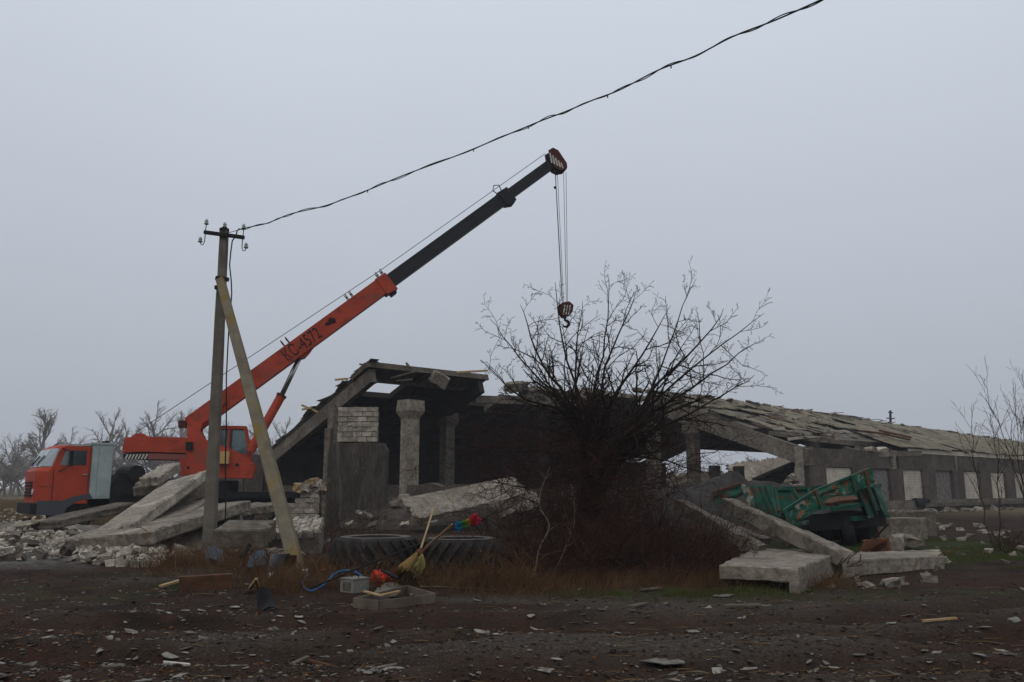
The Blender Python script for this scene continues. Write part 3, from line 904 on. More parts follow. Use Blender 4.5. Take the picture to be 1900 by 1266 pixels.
def brick_face(name, s0, s1, z0, z1, bl, bh, n, mat, seed, parent=barn):
    """courses of bricks proud of a mortar backing on the near wall"""
    rg = random.Random(seed)
    MB().fbox(B, s0, s1, n - .25, n - .02, z0, z1).build('mortar_backing', MORTAR, parent)
    mb = MB()
    r, z = 0, z0 + .006
    while z + bh <= z1 + .02:
        x = s0 - (bl * .5 if r % 2 else 0)
        while x < s1:
            a, b_ = max(x, s0) + .008, min(x + bl, s1) - .008
            if b_ - a > .05:
                pr = n + rg.uniform(-.012, .012)
                mb.fbox(B, a, b_, n - .1, pr, z, min(z + bh - .014, z1))
            x += bl
        z += bh
        r += 1
    return tag(mb.build(name, mat, parent), kind='stuff')
fills = [(1499, 1530, 'p'), (1530, 1581, 'b'), (1581, 1618, 'p'), (1618, 1650, 'g'), (1650, 1673, 'p'), (1673, 1711, 'b'), (1711, 1733, 'p'), (1733, 1766, 'g'), (1766, 1786, 'p'),
         (1786, 1817, 'b'), (1817, 1836, 'p'), (1836, 1864, 'b'), (1864, 1880, 'p'), (1880, 1905, 'b'), (1905, 1920, 'p')]
for k, (u0, u1, c) in enumerate(fills):
    a, b_ = bt(u0, HW), bt(u1, HW)
    if c == 'p':
        MB().fbox(B, a, b_, HW - .2, HW + .16, .72, 2.657).build('wall_pier', PLASTER, barn)
    elif c == 'b':
        brick_face('brick_infill', a + .004, b_ - .004, .72, 2.657, .26, .1, HW - .03, BRICKI, k)
    else:
        brick_face('block_infill', a + .004, b_ - .004, .72, 2.657, .40, .2, HW - .06, BRICKG, k)
MB().fbox(B, bt(1919, HW), 103, HW - .2, HW + .1, .0, 2.64).build('end_wall', PLASTER, barn)
MB().fbox(B, bt(1500, HW), 100, HW - .25, HW + .22, -.2, .715).build('plinth', CONC_OLD, barn)
MB().fbox(B, bt(1716, HW + .5), 96, HW + .23, HW + .62, .28, .50).build('ledge', CONC_OLD, barn)
brick_face('cornice_bricks', 33.5, 74.0, 3.71, 4.02, .27, .1, HW + .1, BRICKI, 91)
for k in range(5):                                  # stones left on the wall top
    chunk_mb(B.w(posts[1] - 4 + k * .9, HW - .1, 3.78), rnd.uniform(.3, .8), .4, rnd.uniform(.15, .4), 300 + k).build('wall_top_rubble', BRICKW if k % 2 else CONC_OLD, barn)
# porch remains in front of the gable: plastered block pillar, door jamb and a low block wall
PF = Frame(P(665, 960, 33.0), -0.10)
PLASTER_D = M('plaster_dark_streaked', (0.088, 0.078, 0.070), (0.050, 0.044, 0.039), 1.4, .95, .6, 18, stretch=(2.2, 2.2, .45), pits=.4, stain=[((.16, .14, .12), 3.5, .66, .72)])
MORTAR_D = M('mortar_dark', (0.12, 0.105, 0.09), (0.065, 0.057, 0.05), 3, 0.97, 0.7, 35)
brick_me = MB().box((0, 0, 0), (1, 1, 1))
def block_mesh(seed):
    rg = random.Random(seed)
    mb = chunk_mb((0, 0, 0), 1, 1, 1, seed, jit=0.13, rot=(0.0001, 0, 0), sub=1)
    me = bpy.data.meshes.new('block')
    me.from_pydata(mb.v, [], mb.f)
    me.update()
    me.materials.append(BLOCK)
    return me
blocks = [block_mesh(k) for k in range(5)]
def block_wall(part_name, F, s0, s1, n0, n1, z0, topf, seed, core=MORTAR_D, bl=.40, bh=.20):
    rg = random.Random(seed)
    zt = min(topf(s0 + (s1 - s0) * k / 12) for k in range(13)) - .12
    pr = MB().fbox(F, s0 + .03, s1 - .03, n0 + .02, n1 - .025, z0, zt).build(part_name, core, barn)
    r, z = 0, z0
    while z < 9:
        any_ = False
        x = s0 - (bl / 2 if r % 2 else 0)
        while x < s1 - .02:
            a, b_ = max(x, s0), min(x + bl, s1)
            if b_ - a > .08 and z + bh * .6 < topf((a + b_) / 2):
                any_ = True
                o = place('block', rg.choice(blocks), F.w((a + b_) / 2, n1 - .1 + rg.uniform(-.03, .02), z + bh / 2 + rg.uniform(-.006, .006)), pr,
                          (rg.gauss(0, .012), rg.gauss(0, .014), math.atan2(F.a.y, F.a.x) + rg.gauss(0, .025)), (b_ - a - rg.uniform(.012, .035), .22, bh - rg.uniform(.012, .03)))
            x += bl
        if not any_ and z > z0 + .5:
            break
        z += bh
        r += 1
    return pr
s_l, z_l = PF.px(611, 822); s_r, _ = PF.px(717, 822)
zpt = z_l
low = MB()
low.fprism(PF, [(s_l, -.4), (s_r + .03, -.4), (s_r, 1.2), (s_r + .02, zpt - .3), (s_r - .15, zpt - .02), (s_r - .9, zpt + .02), (s_l + .9, zpt - .03), (s_l + .1, zpt), (s_l, zpt - .4)], -.42, .13)
low.build('plastered_pillar', PLASTER_D, barn)
sa, sb = PF.px(627, 800)[0], PF.px(700, 800)[0]
ztop = PF.px(660, 746)[1]
block_wall('block_pillar', PF, sa, sb, -.38, .06, zpt + .03, lambda s: ztop - max(0, (s - (sa + 1.1)) * .5) - (.12 if s < sa + .5 else 0) - (.2 if int(s * 3.1) % 3 == 0 else 0), 11)
# right flank of the pillar top
jl, jr = PF.px(600, 880)[0], PF.px(611, 880)[0]
MB().fbox(PF, jl, jr - .01, -.3, .05, -.3, PF.px(605, 795)[1]).build('door_jamb', CONC_OLD, barn)
wa, wb = PF.px(528, 950)[0], PF.px(608, 950)[0]
wz = PF.px(560, 917)[1]
block_wall('low_block_wall', PF, wa, wb - .32, -.40, .02, -.3, lambda s: wz - max(0, (wa + .55 - s)) * .8, 12)
for k in range(7):
    u = 556 + 8 * k
    chunk_mb(P(u, 905 - rnd.uniform(0, 12), 33.2), .45, .4, .3, 60 + k, jit=.4).build('loose_block', WOODY if k % 3 == 0 else BLOCK, barn)

# heaps and slabs that came down
EARTH = M('earth_rubble', (0.085, 0.07, 0.058), (0.035, 0.029, 0.025), 2.2, 0.97, 0.9, 12, stain=[((0.19, 0.175, 0.155), 5.0, 0.64, 0.70)])
EARTHD = M('earth_dark', (0.052, 0.050, 0.050), (0.034, 0.033, 0.033), 1.6, 0.97, 0.7, 14)
heap('debris_heap', EARTH, 'brown bank of earth and plaster crumbs under the gable wall', 'debris heap', -4.2, 33.5, 4.2, 2.4, 1.15, 21, -0.6)
g = P(1400, 930, 38)
heap('earth_heap', EARTHD, 'smooth dark earth heap behind the green trailer', 'earth heap', g.x - .9, g.y, 4.6, 2.2, 1.95, 23, 0.1, 0.3, flat=2.2)
g = P(1470, 930, 40)
heap('stone_heap', EARTH, 'loose stone rubble heap against the pale wall post', 'debris heap', g.x, g.y, 1.6, 1.6, 2.1, 25, 0.6, 0.5)
rg = random.Random(5)
heapst = MB()
for k in range(140):
    a, r = rg.random() * 6.28, rg.random() ** .6
    heapst_c = Vector((g.x + 1.3 * r * math.cos(a), g.y - .2 + 1.3 * r * math.sin(a), 2.1 * (1 - r) + .05))
    m = chunk_mb(heapst_c, rg.uniform(.1, .3), rg.uniform(.1, .25), rg.uniform(.08, .2), k, sub=0)
    heapst.add(m.v, m.f)
tag(heapst.build('heap_stones', CONC_FRESH), 'pale broken stones on the heap by the wall post', 'stones', None, 'stuff')
p0 = P(776, 962, 28.5)
one(slab_mb(p0, P(1010, 912, 31.0) - p0, (-.25, 1, .55), 4.6, 1.5, .22, 31, 'we', ribs=.15), 'fallen_roof_slab', CONC, 'pale ribbed slab leaning on the gable wall left of the bush', 'concrete slab')
one(chunk_mb(P(960, 935, 27.5), 1.4, .8, .5, 88), 'concrete_chunk', CONC_FRESH, 'broken concrete lump behind the bush stems beside the leaning slab', 'concrete chunk')
# ------------------------------------------------------------------ truck crane
TA = math.radians(39.5)
T = Frame((-16.85, 29.2), TA)
T.a = T.a * .86                        # s back from the bumper, n towards the camera
crane = thing('truck_crane', 'orange truck crane with raised dark telescopic boom parked before the barn', 'truck crane', T.w(5, 0, 0))
cabw = 1.22
def tp(u, v, n=cabw): return T.px(u, v, n)
cab_pts = [tp(*p) for p in ((63, 930), (52, 876), (60, 873), (80, 832), (108, 823), (163, 824), (163, 930))]
lo = tp(100, 936)[1]
x0 = 0.02
roofz = tp(110, 824)[1]
cab_out = [(x0 + .02, lo), (x0 - .02, 2.05), (x0 + .16, 2.2), (x0 + .50, roofz - .16), (x0 + .75, roofz - .02), (1.05, roofz), (1.9, roofz - .03), (1.9, lo)]
cab = MB()
K = len(cab_out)
prof = ((-cabw, .42), (-cabw + .36, 0), (cabw - .36, 0), (cabw, .42))   # chamfered front corners
vs_ = []
for n, ins in prof:
    for (s, z) in cab_out:
        vs_.append(T.w(s + ins * max(0, 1 - .9 * s), n, z - (ins * .12 if z > 2.4 else 0)))
fs_ = [tuple(range(K)), tuple(range(4 * K - 1, 3 * K - 1, -1))]
for j in range(3):
    fs_ += [(j * K + i, (j + 1) * K + i, (j + 1) * K + (i + 1) % K, j * K + (i + 1) % K) for i in range(K)]
cab.add(vs_, fs_)
cabo = cab.build('cab', ORANGE, crane)
# windscreen in two panes with wipers
for n0, n1 in ((-.84, -.025), (.025, .84), (.88, 1.19), (-1.19, -.88)):
    mb = MB()
    def wp(t, n, d):
        s = x0 + .16 + .34 * t
        z = 2.2 + (roofz - .16 - 2.2) * t
        k_ = max(0, abs(n) - .86) / .36 * .42
        return T.w(s - d * .9 + k_ * max(0, 1 - .9 * s), n, z + d * .36 + (0 if abs(n) < .86 else d * .5))
    mb.hexa([wp(.0, n0, -.02), wp(.0, n1, -.02), wp(.98, n1, -.02), wp(.98, n0, -.02), wp(.0, n0, .03), wp(.0, n1, .03), wp(.98, n1, .03), wp(.98, n0, .03)])
    mb.build('windscreen', glass('screen_sky_glass%s' % n0, (0.27, 0.31, 0.32), 0.08), crane)  # pale base colour stands in for sky reflected in the glass
    if abs(n0) < .86 and abs(n1) < .86:
        MB().beam(wp(.05, n0 + .2, .06), wp(.6, n0 + .6, .06), .03, .03).build('wiper', BLACK, crane)
# near door with windows, handle
nn = cabw
door_out = [(.62, lo + .02), (.60, 2.05), (.83, roofz - .13), (1.84, roofz - .13), (1.84, lo + .02)]
dr = MB().fprism(T, door_out, nn - .02, nn + .025).build('door', ORANGE, crane)
w0 = [tp(*p) for p in ((103, 864), (117, 836), (129, 834), (129, 864))]
MB().fprism(T, [(.77, 2.27), (.95, roofz - .22), (1.13, roofz - .21), (1.13, 2.27)], nn + .02, nn + .034).build('quarter_window', glass('quarter_glass', (.13, .15, .155)), dr)
MB().fprism(T, [(1.16, 2.27), (1.16, roofz - .21), (1.72, roofz - .21), (1.72, 2.27)], nn + .02, nn + .034).build('door_window', GLASSD, dr)
MB().fbox(T, 1.62, 1.80, nn + .025, nn + .06, 1.93, 1.97).build('handle', STEEL, dr)
mr_ = MB().fbox(T, 1.06, 1.20, nn + .16, nn + .22, 2.22, 2.75)
mr_.beam(T.w(.75, nn + .02, 2.05), T.w(1.1, nn + .19, 2.25), .03, .03).beam(T.w(.8, nn + .02, 2.85), T.w(1.1, nn + .19, 2.72), .025, .025)
mr_.build('mirror', BLACK, crane)
far_d = MB().fprism(T, door_out, -nn - .025, -nn + .02).build('door', ORANGE, crane)
MB().fprism(T, [(.9, 2.27), (1.0, roofz - .21), (1.72, roofz - .21), (1.72, 2.27)], -nn - .034, -nn - .02).build('door_window', GLASSD, far_d)
gr = MB()
for k in range(5):
    gr.fbox(T, x0 - .06, x0 + .06, -.55, .55, 1.2 + .11 * k, 1.26 + .11 * k)
gr.build('grille', BLACK, crane)
for n in (-.72, .72):
    MB().lathe([(.001, -.05), (.09, -.05), (.11, 0), (.001, .02)], T.w(x0 - .03, n, 1.36), -T.a, 16).build('headlight', WHITE, crane)
bmp = MB().fbox(T, -.12, .16, -1.2, 1.22, .62, .98)
bmp.build('bumper', BLACK, crane)
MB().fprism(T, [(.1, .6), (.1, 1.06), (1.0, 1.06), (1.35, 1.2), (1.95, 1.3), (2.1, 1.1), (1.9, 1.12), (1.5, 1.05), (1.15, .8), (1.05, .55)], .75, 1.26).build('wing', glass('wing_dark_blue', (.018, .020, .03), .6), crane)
MB().fbox(T, 1.0, 1.92, -1.1, 1.1, roofz - .04, roofz + .025).build('roof_strip', GREYBLUE, crane)
# grey cabinet behind the cab
cbz = tp(185, 823)[1]
gb = MB().fbox(T, 1.93, 2.72, -1.22, 1.22, 1.12, cbz - .04).build('cabinet', GREYBLUE, crane)
MB().fbox(T, 1.88, 2.76, -1.25, 1.25, cbz - .045, cbz + .03).build('cabinet_roof', GREYBLUE, gb)
MB().fbox(T, 2.20, 2.68, 1.22, 1.235, 1.2, cbz - .1).build('cabinet_door', GREYBLUE, gb)
MB().fbox(T, 1.97, 2.16, 1.22, 1.232, 1.2, cbz - .1).build('cabinet_panel', GREYBLUE, gb)
MB().tube([T.w(2.55, .2, cbz), T.w(2.55, .2, cbz + .09), T.w(2.8, .2, cbz + .12)], .045, 8).build('exhaust_stub', BLACK, gb)
# chassis, boxes, wheels
ch = MB()
for n in (-.42, .42):
    ch.fbox(T, .3, 11.7, n - .06, n + .06, .78, 1.08)
for k in range(7):
    ch.fbox(T, 1 + 1.4 * k, 1.12 + 1.4 * k, -.36, .36, .8, 1.0)
ch.build('chassis', BLACK, crane)
MB().fprism(T, [(2.75, .8), (2.75, 1.55), (3.05, 1.95), (4.4, 1.95), (4.55, 1.5), (4.55, .8)], -1.1, 1.12).build('side_box', BLACK, crane)
MB().lathe([(.001, -.9), (.3, -.9), (.3, .9), (.001, .9)], T.w(3.7, .4, 2.0), T.n, 18).build('fuel_tank', BLACK, crane)
MB().tube([T.w(4.5, 1.1, 1.3), T.w(4.5, 1.1, 1.9), T.w(4.7, 1.1, 2.0), T.w(4.85, 1.1, 1.85), T.w(4.85, 1.1, 1.3)], .03, 6).build('guard_rail', BLACK, crane)
MB().fbox(T, 4.7, 11.5, -1.15, 1.18, 1.08, 1.34).build('deck', BLACK, crane)
for s in (5.2, 11.3):
    orig = MB().fbox(T, s - .16, s + .16, -1.5, 1.65, .85, 1.2)
    orig.fbox(T, s - .12, s + .12, 1.42, 1.65, .25, .86).fbox(T, s - .25, s + .25, 1.3, 1.78, .12, .26)
    orig.fbox(T, s - .12, s + .12, -1.5, -1.28, .25, .86).fbox(T, s - .25, s + .25, -1.62, -1.14, .12, .26)
    orig.build('outrigger', BLACK, crane)
def wheel(s, n, w=.32):
    ax = T.n if n > 0 else -T.n
    h = w / 2
    o = T.w(s, n, .52)
    tw = MB().lathe([(.30, h * .7), (.34, h), (.46, h), (.52, h * .7), (.53, 0), (.52, -h * .7), (.46, -h), (.34, -h), (.30, -h * .7)], o, ax, 28).build('wheel', RUBBER, crane, True)
    MB().lathe([(.001, h * .2), (.10, h * .5), (.12, h * .25), (.24, h * .15), (.30, h * .75), (.31, h * .5), (.30, -h)], o, ax, 24).build('rim', BLACK, tw, True)
for s in (1.55, 6.9, 8.4):
    for n in (1.02, -1.02):
        wheel(s, n)
        if s > 3: wheel(s, n - math.copysign(.36, n))
# seams, steps and mud flaps
for s_ in (.585, 1.855):
    MB().fbox(T, s_ - .008, s_ + .008, nn, nn + .008, lo, 2.1 if s_ < 1 else roofz - .12).build('seam', BLACK, cabo)
MB().fbox(T, .1, .58, nn - .004, nn + .006, 1.52, 1.535).build('seam', BLACK, cabo)
MB().fbox(T, .55, 1.0, 1.2, 1.3, .5, .56).build('step', BLACK, crane)
MB().fbox(T, 2.2, 2.24, .8, 1.22, .35, .95).build('mud_flap', BLACK, crane)
for k in range(4):
    MB().tube([T.w(2.8 + .05 * k, .9, 1.6), T.w(3.2, 1.14, 1.3 - .05 * k), T.w(4.2, 1.16, 1.2 - .06 * k), T.w(5.4, 1.2, 1.15)], .018, 6).build('hose', BLACK, crane)
# ---- superstructure turned towards the rear and right
SPH = math.radians(15)
S = Frame((-12.10, 33.98), SPH)
def sp(u, v, n=0.0): return S.px(u, v, n)
def soutline(pxs, n): return [S.px(u, v, n) for u, v in pxs]
MB().lathe([(.9, 1.3), (.95, 1.35), (.95, 1.75), (.9, 1.78)], S.w(0, 0, 0), (0, 0, 1), 32).build('slewing_ring', BLACK, crane)
NB = 0.95                                            # near face of the turret
body = soutline([(334, 850), (334, 886), (468, 888), (474, 862), (440, 838), (383, 816), (345, 816), (345, 850)], NB)
MB().fprism(S, body, -1.0, NB).build('turret', ORANGE, crane)
cheek = soutline([(347, 783), (348, 850), (383, 820), (372, 800), (376, 786), (402, 768), (420, 742), (397, 743)], .42)
for n0 in (-.46, .36):
    MB().fprism(S, cheek, n0, n0 + .10).build('boom_cheek', ORANGE, crane)
tail = soutline([(227, 832), (232, 812), (262, 810), (345, 812), (345, 841), (262, 838), (228, 840)], .85)
tl = MB().fprism(S, tail, -.85, .85).build('counterweight', ORANGE, crane)
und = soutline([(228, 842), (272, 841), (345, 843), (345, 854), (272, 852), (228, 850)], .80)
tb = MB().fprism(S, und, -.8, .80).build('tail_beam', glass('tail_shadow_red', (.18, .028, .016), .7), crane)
wst = MB()
for k in range(7):
    wst.fprism(S, soutline([(232 + 6 * k, 852), (235 + 6 * k, 852), (239 + 6 * k, 843), (236 + 6 * k, 843)], .815), .80, .818)
MB().fprism(S, soutline([(229, 852), (274, 853), (274, 842), (229, 842)], .805), .80, .812).build('warning_plate', BLACK, tb)
for k in range(7):
    MB().fprism(S, soutline([(231 + 6 * k, 852), (234 + 6 * k, 852), (238.5 + 6 * k, 843), (235.5 + 6 * k, 843)], .815), .80, .818).build('stripe', WHITE, tb)
wc, wzz = sp(258, 812)
MB().lathe([(.001, -.5), (.36, -.5), (.36, .5), (.001, .5)], S.w(wc + .1, .1, wzz - .22), S.n, 24).build('winch_drum', ORANGE, crane)
sx_, sz_ = sp(338, 788, .3)
MB().fbox(S, sx_ - .15, sx_ + .14, -.1, .3, sz_ - .12, sz_ + .16).build('junction_box', REDP, crane)
sx_, sz_ = sp(352, 828, NB)
MB().fbox(S, sx_ - .14, sx_ + .12, NB, NB + .12, sz_ - .14, sz_ + .16).build('lock_box', BLACK, crane)
tn = [sp(402, 838, NB), sp(425, 861, NB)]
MB().fbox(S, tn[0][0], tn[1][0], NB + .002, NB + .3, tn[1][1], tn[0][1]).build('oil_tank', CREAM, crane)
sx_, sz_ = sp(440, 863, NB)
MB().lathe([(.001, .02), (.07, .02), (.07, 0)], S.w(sx_, NB, sz_), S.n, 12).build('port', BLACK, crane)
sx_, sz_ = sp(349, 868, NB)
MB().lathe([(.001, .02), (.06, .02), (.06, 0)], S.w(sx_, NB, sz_), S.n, 12).build('port', BLACK, crane)
# operator cab beyond the boom: frame of posts and panes
ON = -.30
oc = soutline([(398, 845), (396, 797), (398, 792), (456, 792), (466, 838), (455, 845)], ON)
a_ = [S.px(u, v, ON) for u, v in ((402, 794), (455, 794), (466, 843), (402, 843))]
oz0, oz1 = a_[2][1], a_[0][1]
os0, os1, os2 = a_[0][0], a_[1][0], a_[2][0]
omat = ORANGE
ocab = MB().fbox(S, os0 - .2, os2 + .02, ON - 1.0, ON + .04, oz0 - .75, oz0 + .02).build('operator_cab', omat, crane)
MB().fbox(S, os0 - .22, os1 + .05, ON - 1.02, ON + .06, oz1 - .04, oz1 + .09).build('cab_roof', omat, ocab)
for n in (ON - .96, ON):
    for (sa_, sb_) in ((os0 - .16, os0 - .16), (os0 + .52, os0 + .52), (os1, os2 - .04)):
        MB().beam(S.w(sb_, n, oz0), S.w(sa_, n, oz1), .08, .12).build('cab_post', omat, ocab)
    MB().fprism(S, [(os0 + .56, oz0 + .02), (os0 + .56, oz1 - .05), (os1 - .05, oz1 - .05), (os2 - .1, oz0 + .02)], n - .012, n + .012).build('cab_window', GLASSC, ocab)
    MB().fprism(S, [(os0 - .1, oz0 + .02), (os0 - .1, oz1 - .05), (os0 + .46, oz1 - .05), (os0 + .46, oz0 + .02)], n - .012, n + .012).build('cab_window', GLASSC, ocab)
MB().hexa([S.w(os2 - .03, ON - .9, oz0), S.w(os2, ON - .9, oz0), S.w(os2, ON - .06, oz0), S.w(os2 - .03, ON - .06, oz0),
           S.w(os1 - .03, ON - .9, oz1), S.w(os1, ON - .9, oz1), S.w(os1, ON - .06, oz1), S.w(os1 - .03, ON - .06, oz1)]).build('cab_front_window', GLASSC, ocab)
MB().beam(S.w(os1, ON, oz1), S.w(*[S.px(476, 810, ON)[0], ON, S.px(476, 810, ON)[1]]), .03, .03).build('grab_bar', BLACK, ocab)
# ---- telescopic boom
def bp(u, v):
    s, z = S.px(u, v, 0)
    return s, z
b0, b1 = bp(362, 785), bp(722, 526)
b2, b3 = bp(941, 361), bp(1030, 298)
b_dir = Vector((b3[0] - b0[0], b3[1] - b0[1])).normalized()
b_nor = Vector((-b_dir.y, b_dir.x))
def boom_at(d, off=0.0):                              # d along the boom axis from its foot
    q = Vector(b0) + b_dir * d + b_nor * off
    return q.x, q.y
def blen(q): return (Vector(q) - Vector(b0)).dot(b_dir)
D1, D2, D3 = blen(b1), blen(b2), blen(b3)
def boom_box(d0, d1, h0, h1, w, off=0.0):
    return MB().fprism(S, [boom_at(d0, off - h0 / 2), boom_at(d1, off - h1 / 2), boom_at(d1, off + h1 / 2), boom_at(d0, off + h0 / 2)], -w / 2, w / 2)
base = boom_box(-.2, D1, .74, .74, .62)
base = base.build('boom_base_section', ORANGE, crane)
MB().fprism(S, [boom_at(D1 - .45, -.45), boom_at(D1 + .08, -.52), boom_at(D1 + .08, .38), boom_at(D1 - .45, .41)], -.35, .35).build('boom_collar', ORANGE, crane)
MB().fprism(S, [boom_at(D1 - .3, -.62), boom_at(D1 - .02, -.62), boom_at(D1 - .02, -.52), boom_at(D1 - .3, -.48)], -.2, .2).build('wear_pad', BLACK, crane)
boom_box(D1 - .5, D2, .60, .60, .50, -.02).build('boom_middle_section', BOOMDARK, crane)
MB().fprism(S, [boom_at(D2 - .45, -.36), boom_at(D2 - .1, -.52), boom_at(D2 + .1, -.44), boom_at(D2 + .1, .30), boom_at(D2 - .45, .34)], -.29, .29).build('boom_collar', BOOMDARK, crane)
boom_box(D2 - .4, D3, .48, .48, .40, -.03).build('boom_top_section', BOOMDARK, crane)
# boom head: striped cheek plates and sheaves
hd = soutline([(1014, 284), (1022, 279), (1032, 284), (1048, 308), (1047, 318), (1036, 321), (1026, 316), (1020, 302)], 0)
hc = Vector((sum(q[0] for q in hd) / len(hd), sum(q[1] for q in hd) / len(hd)))
for n0 in (-.34, .28):
    hp = MB().fprism(S, hd, n0, n0 + .06).build('boom_head_plate', REDP, crane)
    sgn = n0 + (.062 if n0 > 0 else -.006)
    for k in range(5):
        u = 1019 + 5.2 * k
        MB().fprism(S, soutline([(u, 284 + 4.5 * k), (u + 2.4, 284 + 4.6 * k), (u + 6.2, 302 + 2.6 * k), (u + 3.8, 303 + 2.6 * k)], .34), sgn, sgn + .006).build('stripe', WHITE, hp)
for n in (-.2, 0, .2):
    q = S.px(1041, 312, 0)
    MB().lathe([(.001, -.04), (.24, -.04), (.20, 0), (.24, .04), (.001, .04)], S.w(q[0], n, q[1]), S.n, 20).build('sheave', BLACK, crane)
    q = S.px(1024, 288, 0)
    MB().lathe([(.001, -.04), (.2, -.04), (.17, 0), (.2, .04), (.001, .04)], S.w(q[0], n, q[1]), S.n, 20).build('sheave', BLACK, crane)
# rope guides standing on the boom
for u, v in ((533, 640), (650, 553), (707, 513)):
    d = blen(bp(u, v))
    mb = MB()
    for o_ in (-.12, .12):
        for n in (-.16, .16):
            mb.beam(S.w(*[boom_at(d + o_, .37)[0], n, boom_at(d + o_, .37)[1]]), S.w(boom_at(d + o_, .68)[0], n, boom_at(d + o_, .68)[1]), .035, .035)
        mb.beam(S.w(boom_at(d + o_, .52)[0], -.16, boom_at(d + o_, .52)[1]), S.w(boom_at(d + o_, .52)[0], .16, boom_at(d + o_, .52)[1]), .05, .05)
    mb.build('rope_guide', RUST, crane)
d = D2 - .3
mb = MB()
mb.tube([S.w(boom_at(d, .3)[0], -.14, boom_at(d, .3)[1]), S.w(boom_at(d - .1, .6)[0], -.14, boom_at(d - .1, .6)[1]), S.w(boom_at(d + .05, .75)[0], 0, boom_at(d + .05, .75)[1]), S.w(boom_at(d + .2, .6)[0], .14, boom_at(d + .2, .6)[1]), S.w(boom_at(d + .12, .3)[0], .14, boom_at(d + .12, .3)[1])], .025, 6)
mb.build('rope_guide', BLACK, crane)
# emblem-like worn patch, foot bracket, lettering
q = S.px(614, 597, .32)
wpm = MB()
for (du, dv, r) in ((0, 0, .12), (-4, 3, .10), (5, -3, .09), (-1, -4, .08), (7, 1, .06), (-8, 5, .07)):
    s_, z_ = S.px(614 + du, 597 + dv, .32)
    wpm.lathe([(.001, .006), (r, .006), (r * 1.05, 0)], S.w(s_, .31, z_), S.n, 9)
wpm.build('scorch_mark', M('scorched_paint', (.05, .018, .014), (.025, .012, .01), 8, .9), base)
brk = soutline([(548, 660), (552, 652), (577, 637), (585, 641), (575, 655), (566, 665), (556, 668)], 0)
MB().fprism(S, brk, -.2, .2).build('cylinder_bracket', ORANGE, crane)
MB().fprism(S, soutline([(568, 646), (583, 638), (585, 642), (571, 651)], 0), -.24, .24).build('bracket_plate', BLACK, crane)
c0, c1, c2 = S.px(464, 838, .0), S.px(522, 735, 0), S.px(556, 664, 0)
cyl = MB().tube([S.w(c0[0], 0, c0[1]), S.w(c1[0], 0, c1[1])], .19, 18).build('lift_cylinder', ORANGE, crane, False)
MB().tube([S.w(c1[0] - .02, 0, c1[1] - .04), S.w(c1[0] + .03, 0, c1[1] + .06)], .215, 18).build('gland', REDP, cyl)
MB().tube([S.w(c1[0], 0, c1[1]), S.w(c2[0], 0, c2[1])], .105, 16).build('lift_rod', STEEL, crane, True)
MB().tube([S.w(c1[0], .14, c1[1]), S.w(c2[0], .14, c2[1])], .02, 6).build('hose', BLACK, cyl)
tx = bpy.data.curves.new('boom_lettering', 'FONT')
tx.body = '\u041a\u0421-4572'
tx.size = .80
tx.space_character = 1.06
tx.extrude = .003
to = bpy.data.objects.new('tmp_text', tx)
C.objects.link(to)
dg = bpy.context.evaluated_depsgraph_get()
me = bpy.data.meshes.new_from_object(to.evaluated_get(dg))
bpy.data.objects.remove(to)
me.name = 'lettering'
me.materials.clear()
me.materials.append(BLACK)
dl = blen(bp(526, 668)) + .05
ex = (S.a * b_dir.x + Vector((0, 0, 1)) * b_dir.y).normalized()
ez = S.n
ey = ez.cross(ex)
wdt = max(v.co.x for v in me.vertices)
want = blen(bp(592, 620)) - blen(bp(527, 667))
sc = want / wdt
q = boom_at(dl, -.25)
lt = place('lettering', me, S.w(q[0], .318, q[1]), base, Matrix((ex, ey, ez)).transposed().to_euler(), (sc, .56 / max(v.co.y for v in me.vertices) , 1))
# ropes
q = S.px(1012, 287, .0)
MB().tube([S.w(wc, .1, wzz + .28), S.w(boom_at(D1, .62)[0], .05, boom_at(D1, .62)[1]), S.w(q[0], 0, q[1] + .05)], .016, 5).build('hoist_rope', ROPE, crane)
hk = S.px(1049, 574, 0)
for n, u in ((-.14, 1032.5), (-.06, 1035), (.06, 1045), (.14, 1048.5)):
    q = S.px(u, 322, 0)
    du = (u - 1040) * .35
    e_ = S.px(1048.5 + du, 566, 0)
    MB().tube([S.w(q[0], n, q[1]), S.w(e_[0], n, e_[1])], .013, 5).build('hoist_rope', ROPE, crane)
q, e_ = S.px(1026, 318, 0), S.px(1040, 560, 0)
MB().tube([S.w(q[0], .2, q[1]), S.w(q[0] + .05, .2, q[1] - .3), S.w(e_[0], .2, e_[1])], .012, 5).build('limit_switch_line', ROPE, crane)
m = S.px(1027.5, 351, 0)
MB().sphere(S.w(m[0], .2, m[1]), .07).build('limit_weight', BLACK, crane)
# hook block
hbk = soutline([(1036, 568), (1041, 563), (1054, 561), (1062, 568), (1060, 580), (1052, 589), (1044, 589), (1037, 580)], 0)
hb = None
for n0 in (-.2, .14):
    hb = MB().fprism(S, hbk, n0, n0 + .06).build('hook_block', REDP, crane)
    for k in range(3):
        u = 1044 + 5 * k
        MB().fprism(S, soutline([(u, 584), (u + 2.2, 584), (u + 5.2, 566), (u + 3, 566)], .2), n0 + (.062 if n0 > 0 else -.006), n0 + (.068 if n0 > 0 else -.001)).build('stripe', WHITE, hb)
q = S.px(1049, 575, 0)
MB().lathe([(.001, -.12), (.27, -.12), (.22, -.06), (.27, 0), (.22, .06), (.27, .12), (.001, .12)], S.w(q[0], 0, q[1]), S.n, 18).build('block_sheave', BLACK, crane)
hkp = [(1048, 588), (1048, 594), (1054, 597), (1056, 602), (1052, 607), (1046, 606), (1044, 601)]
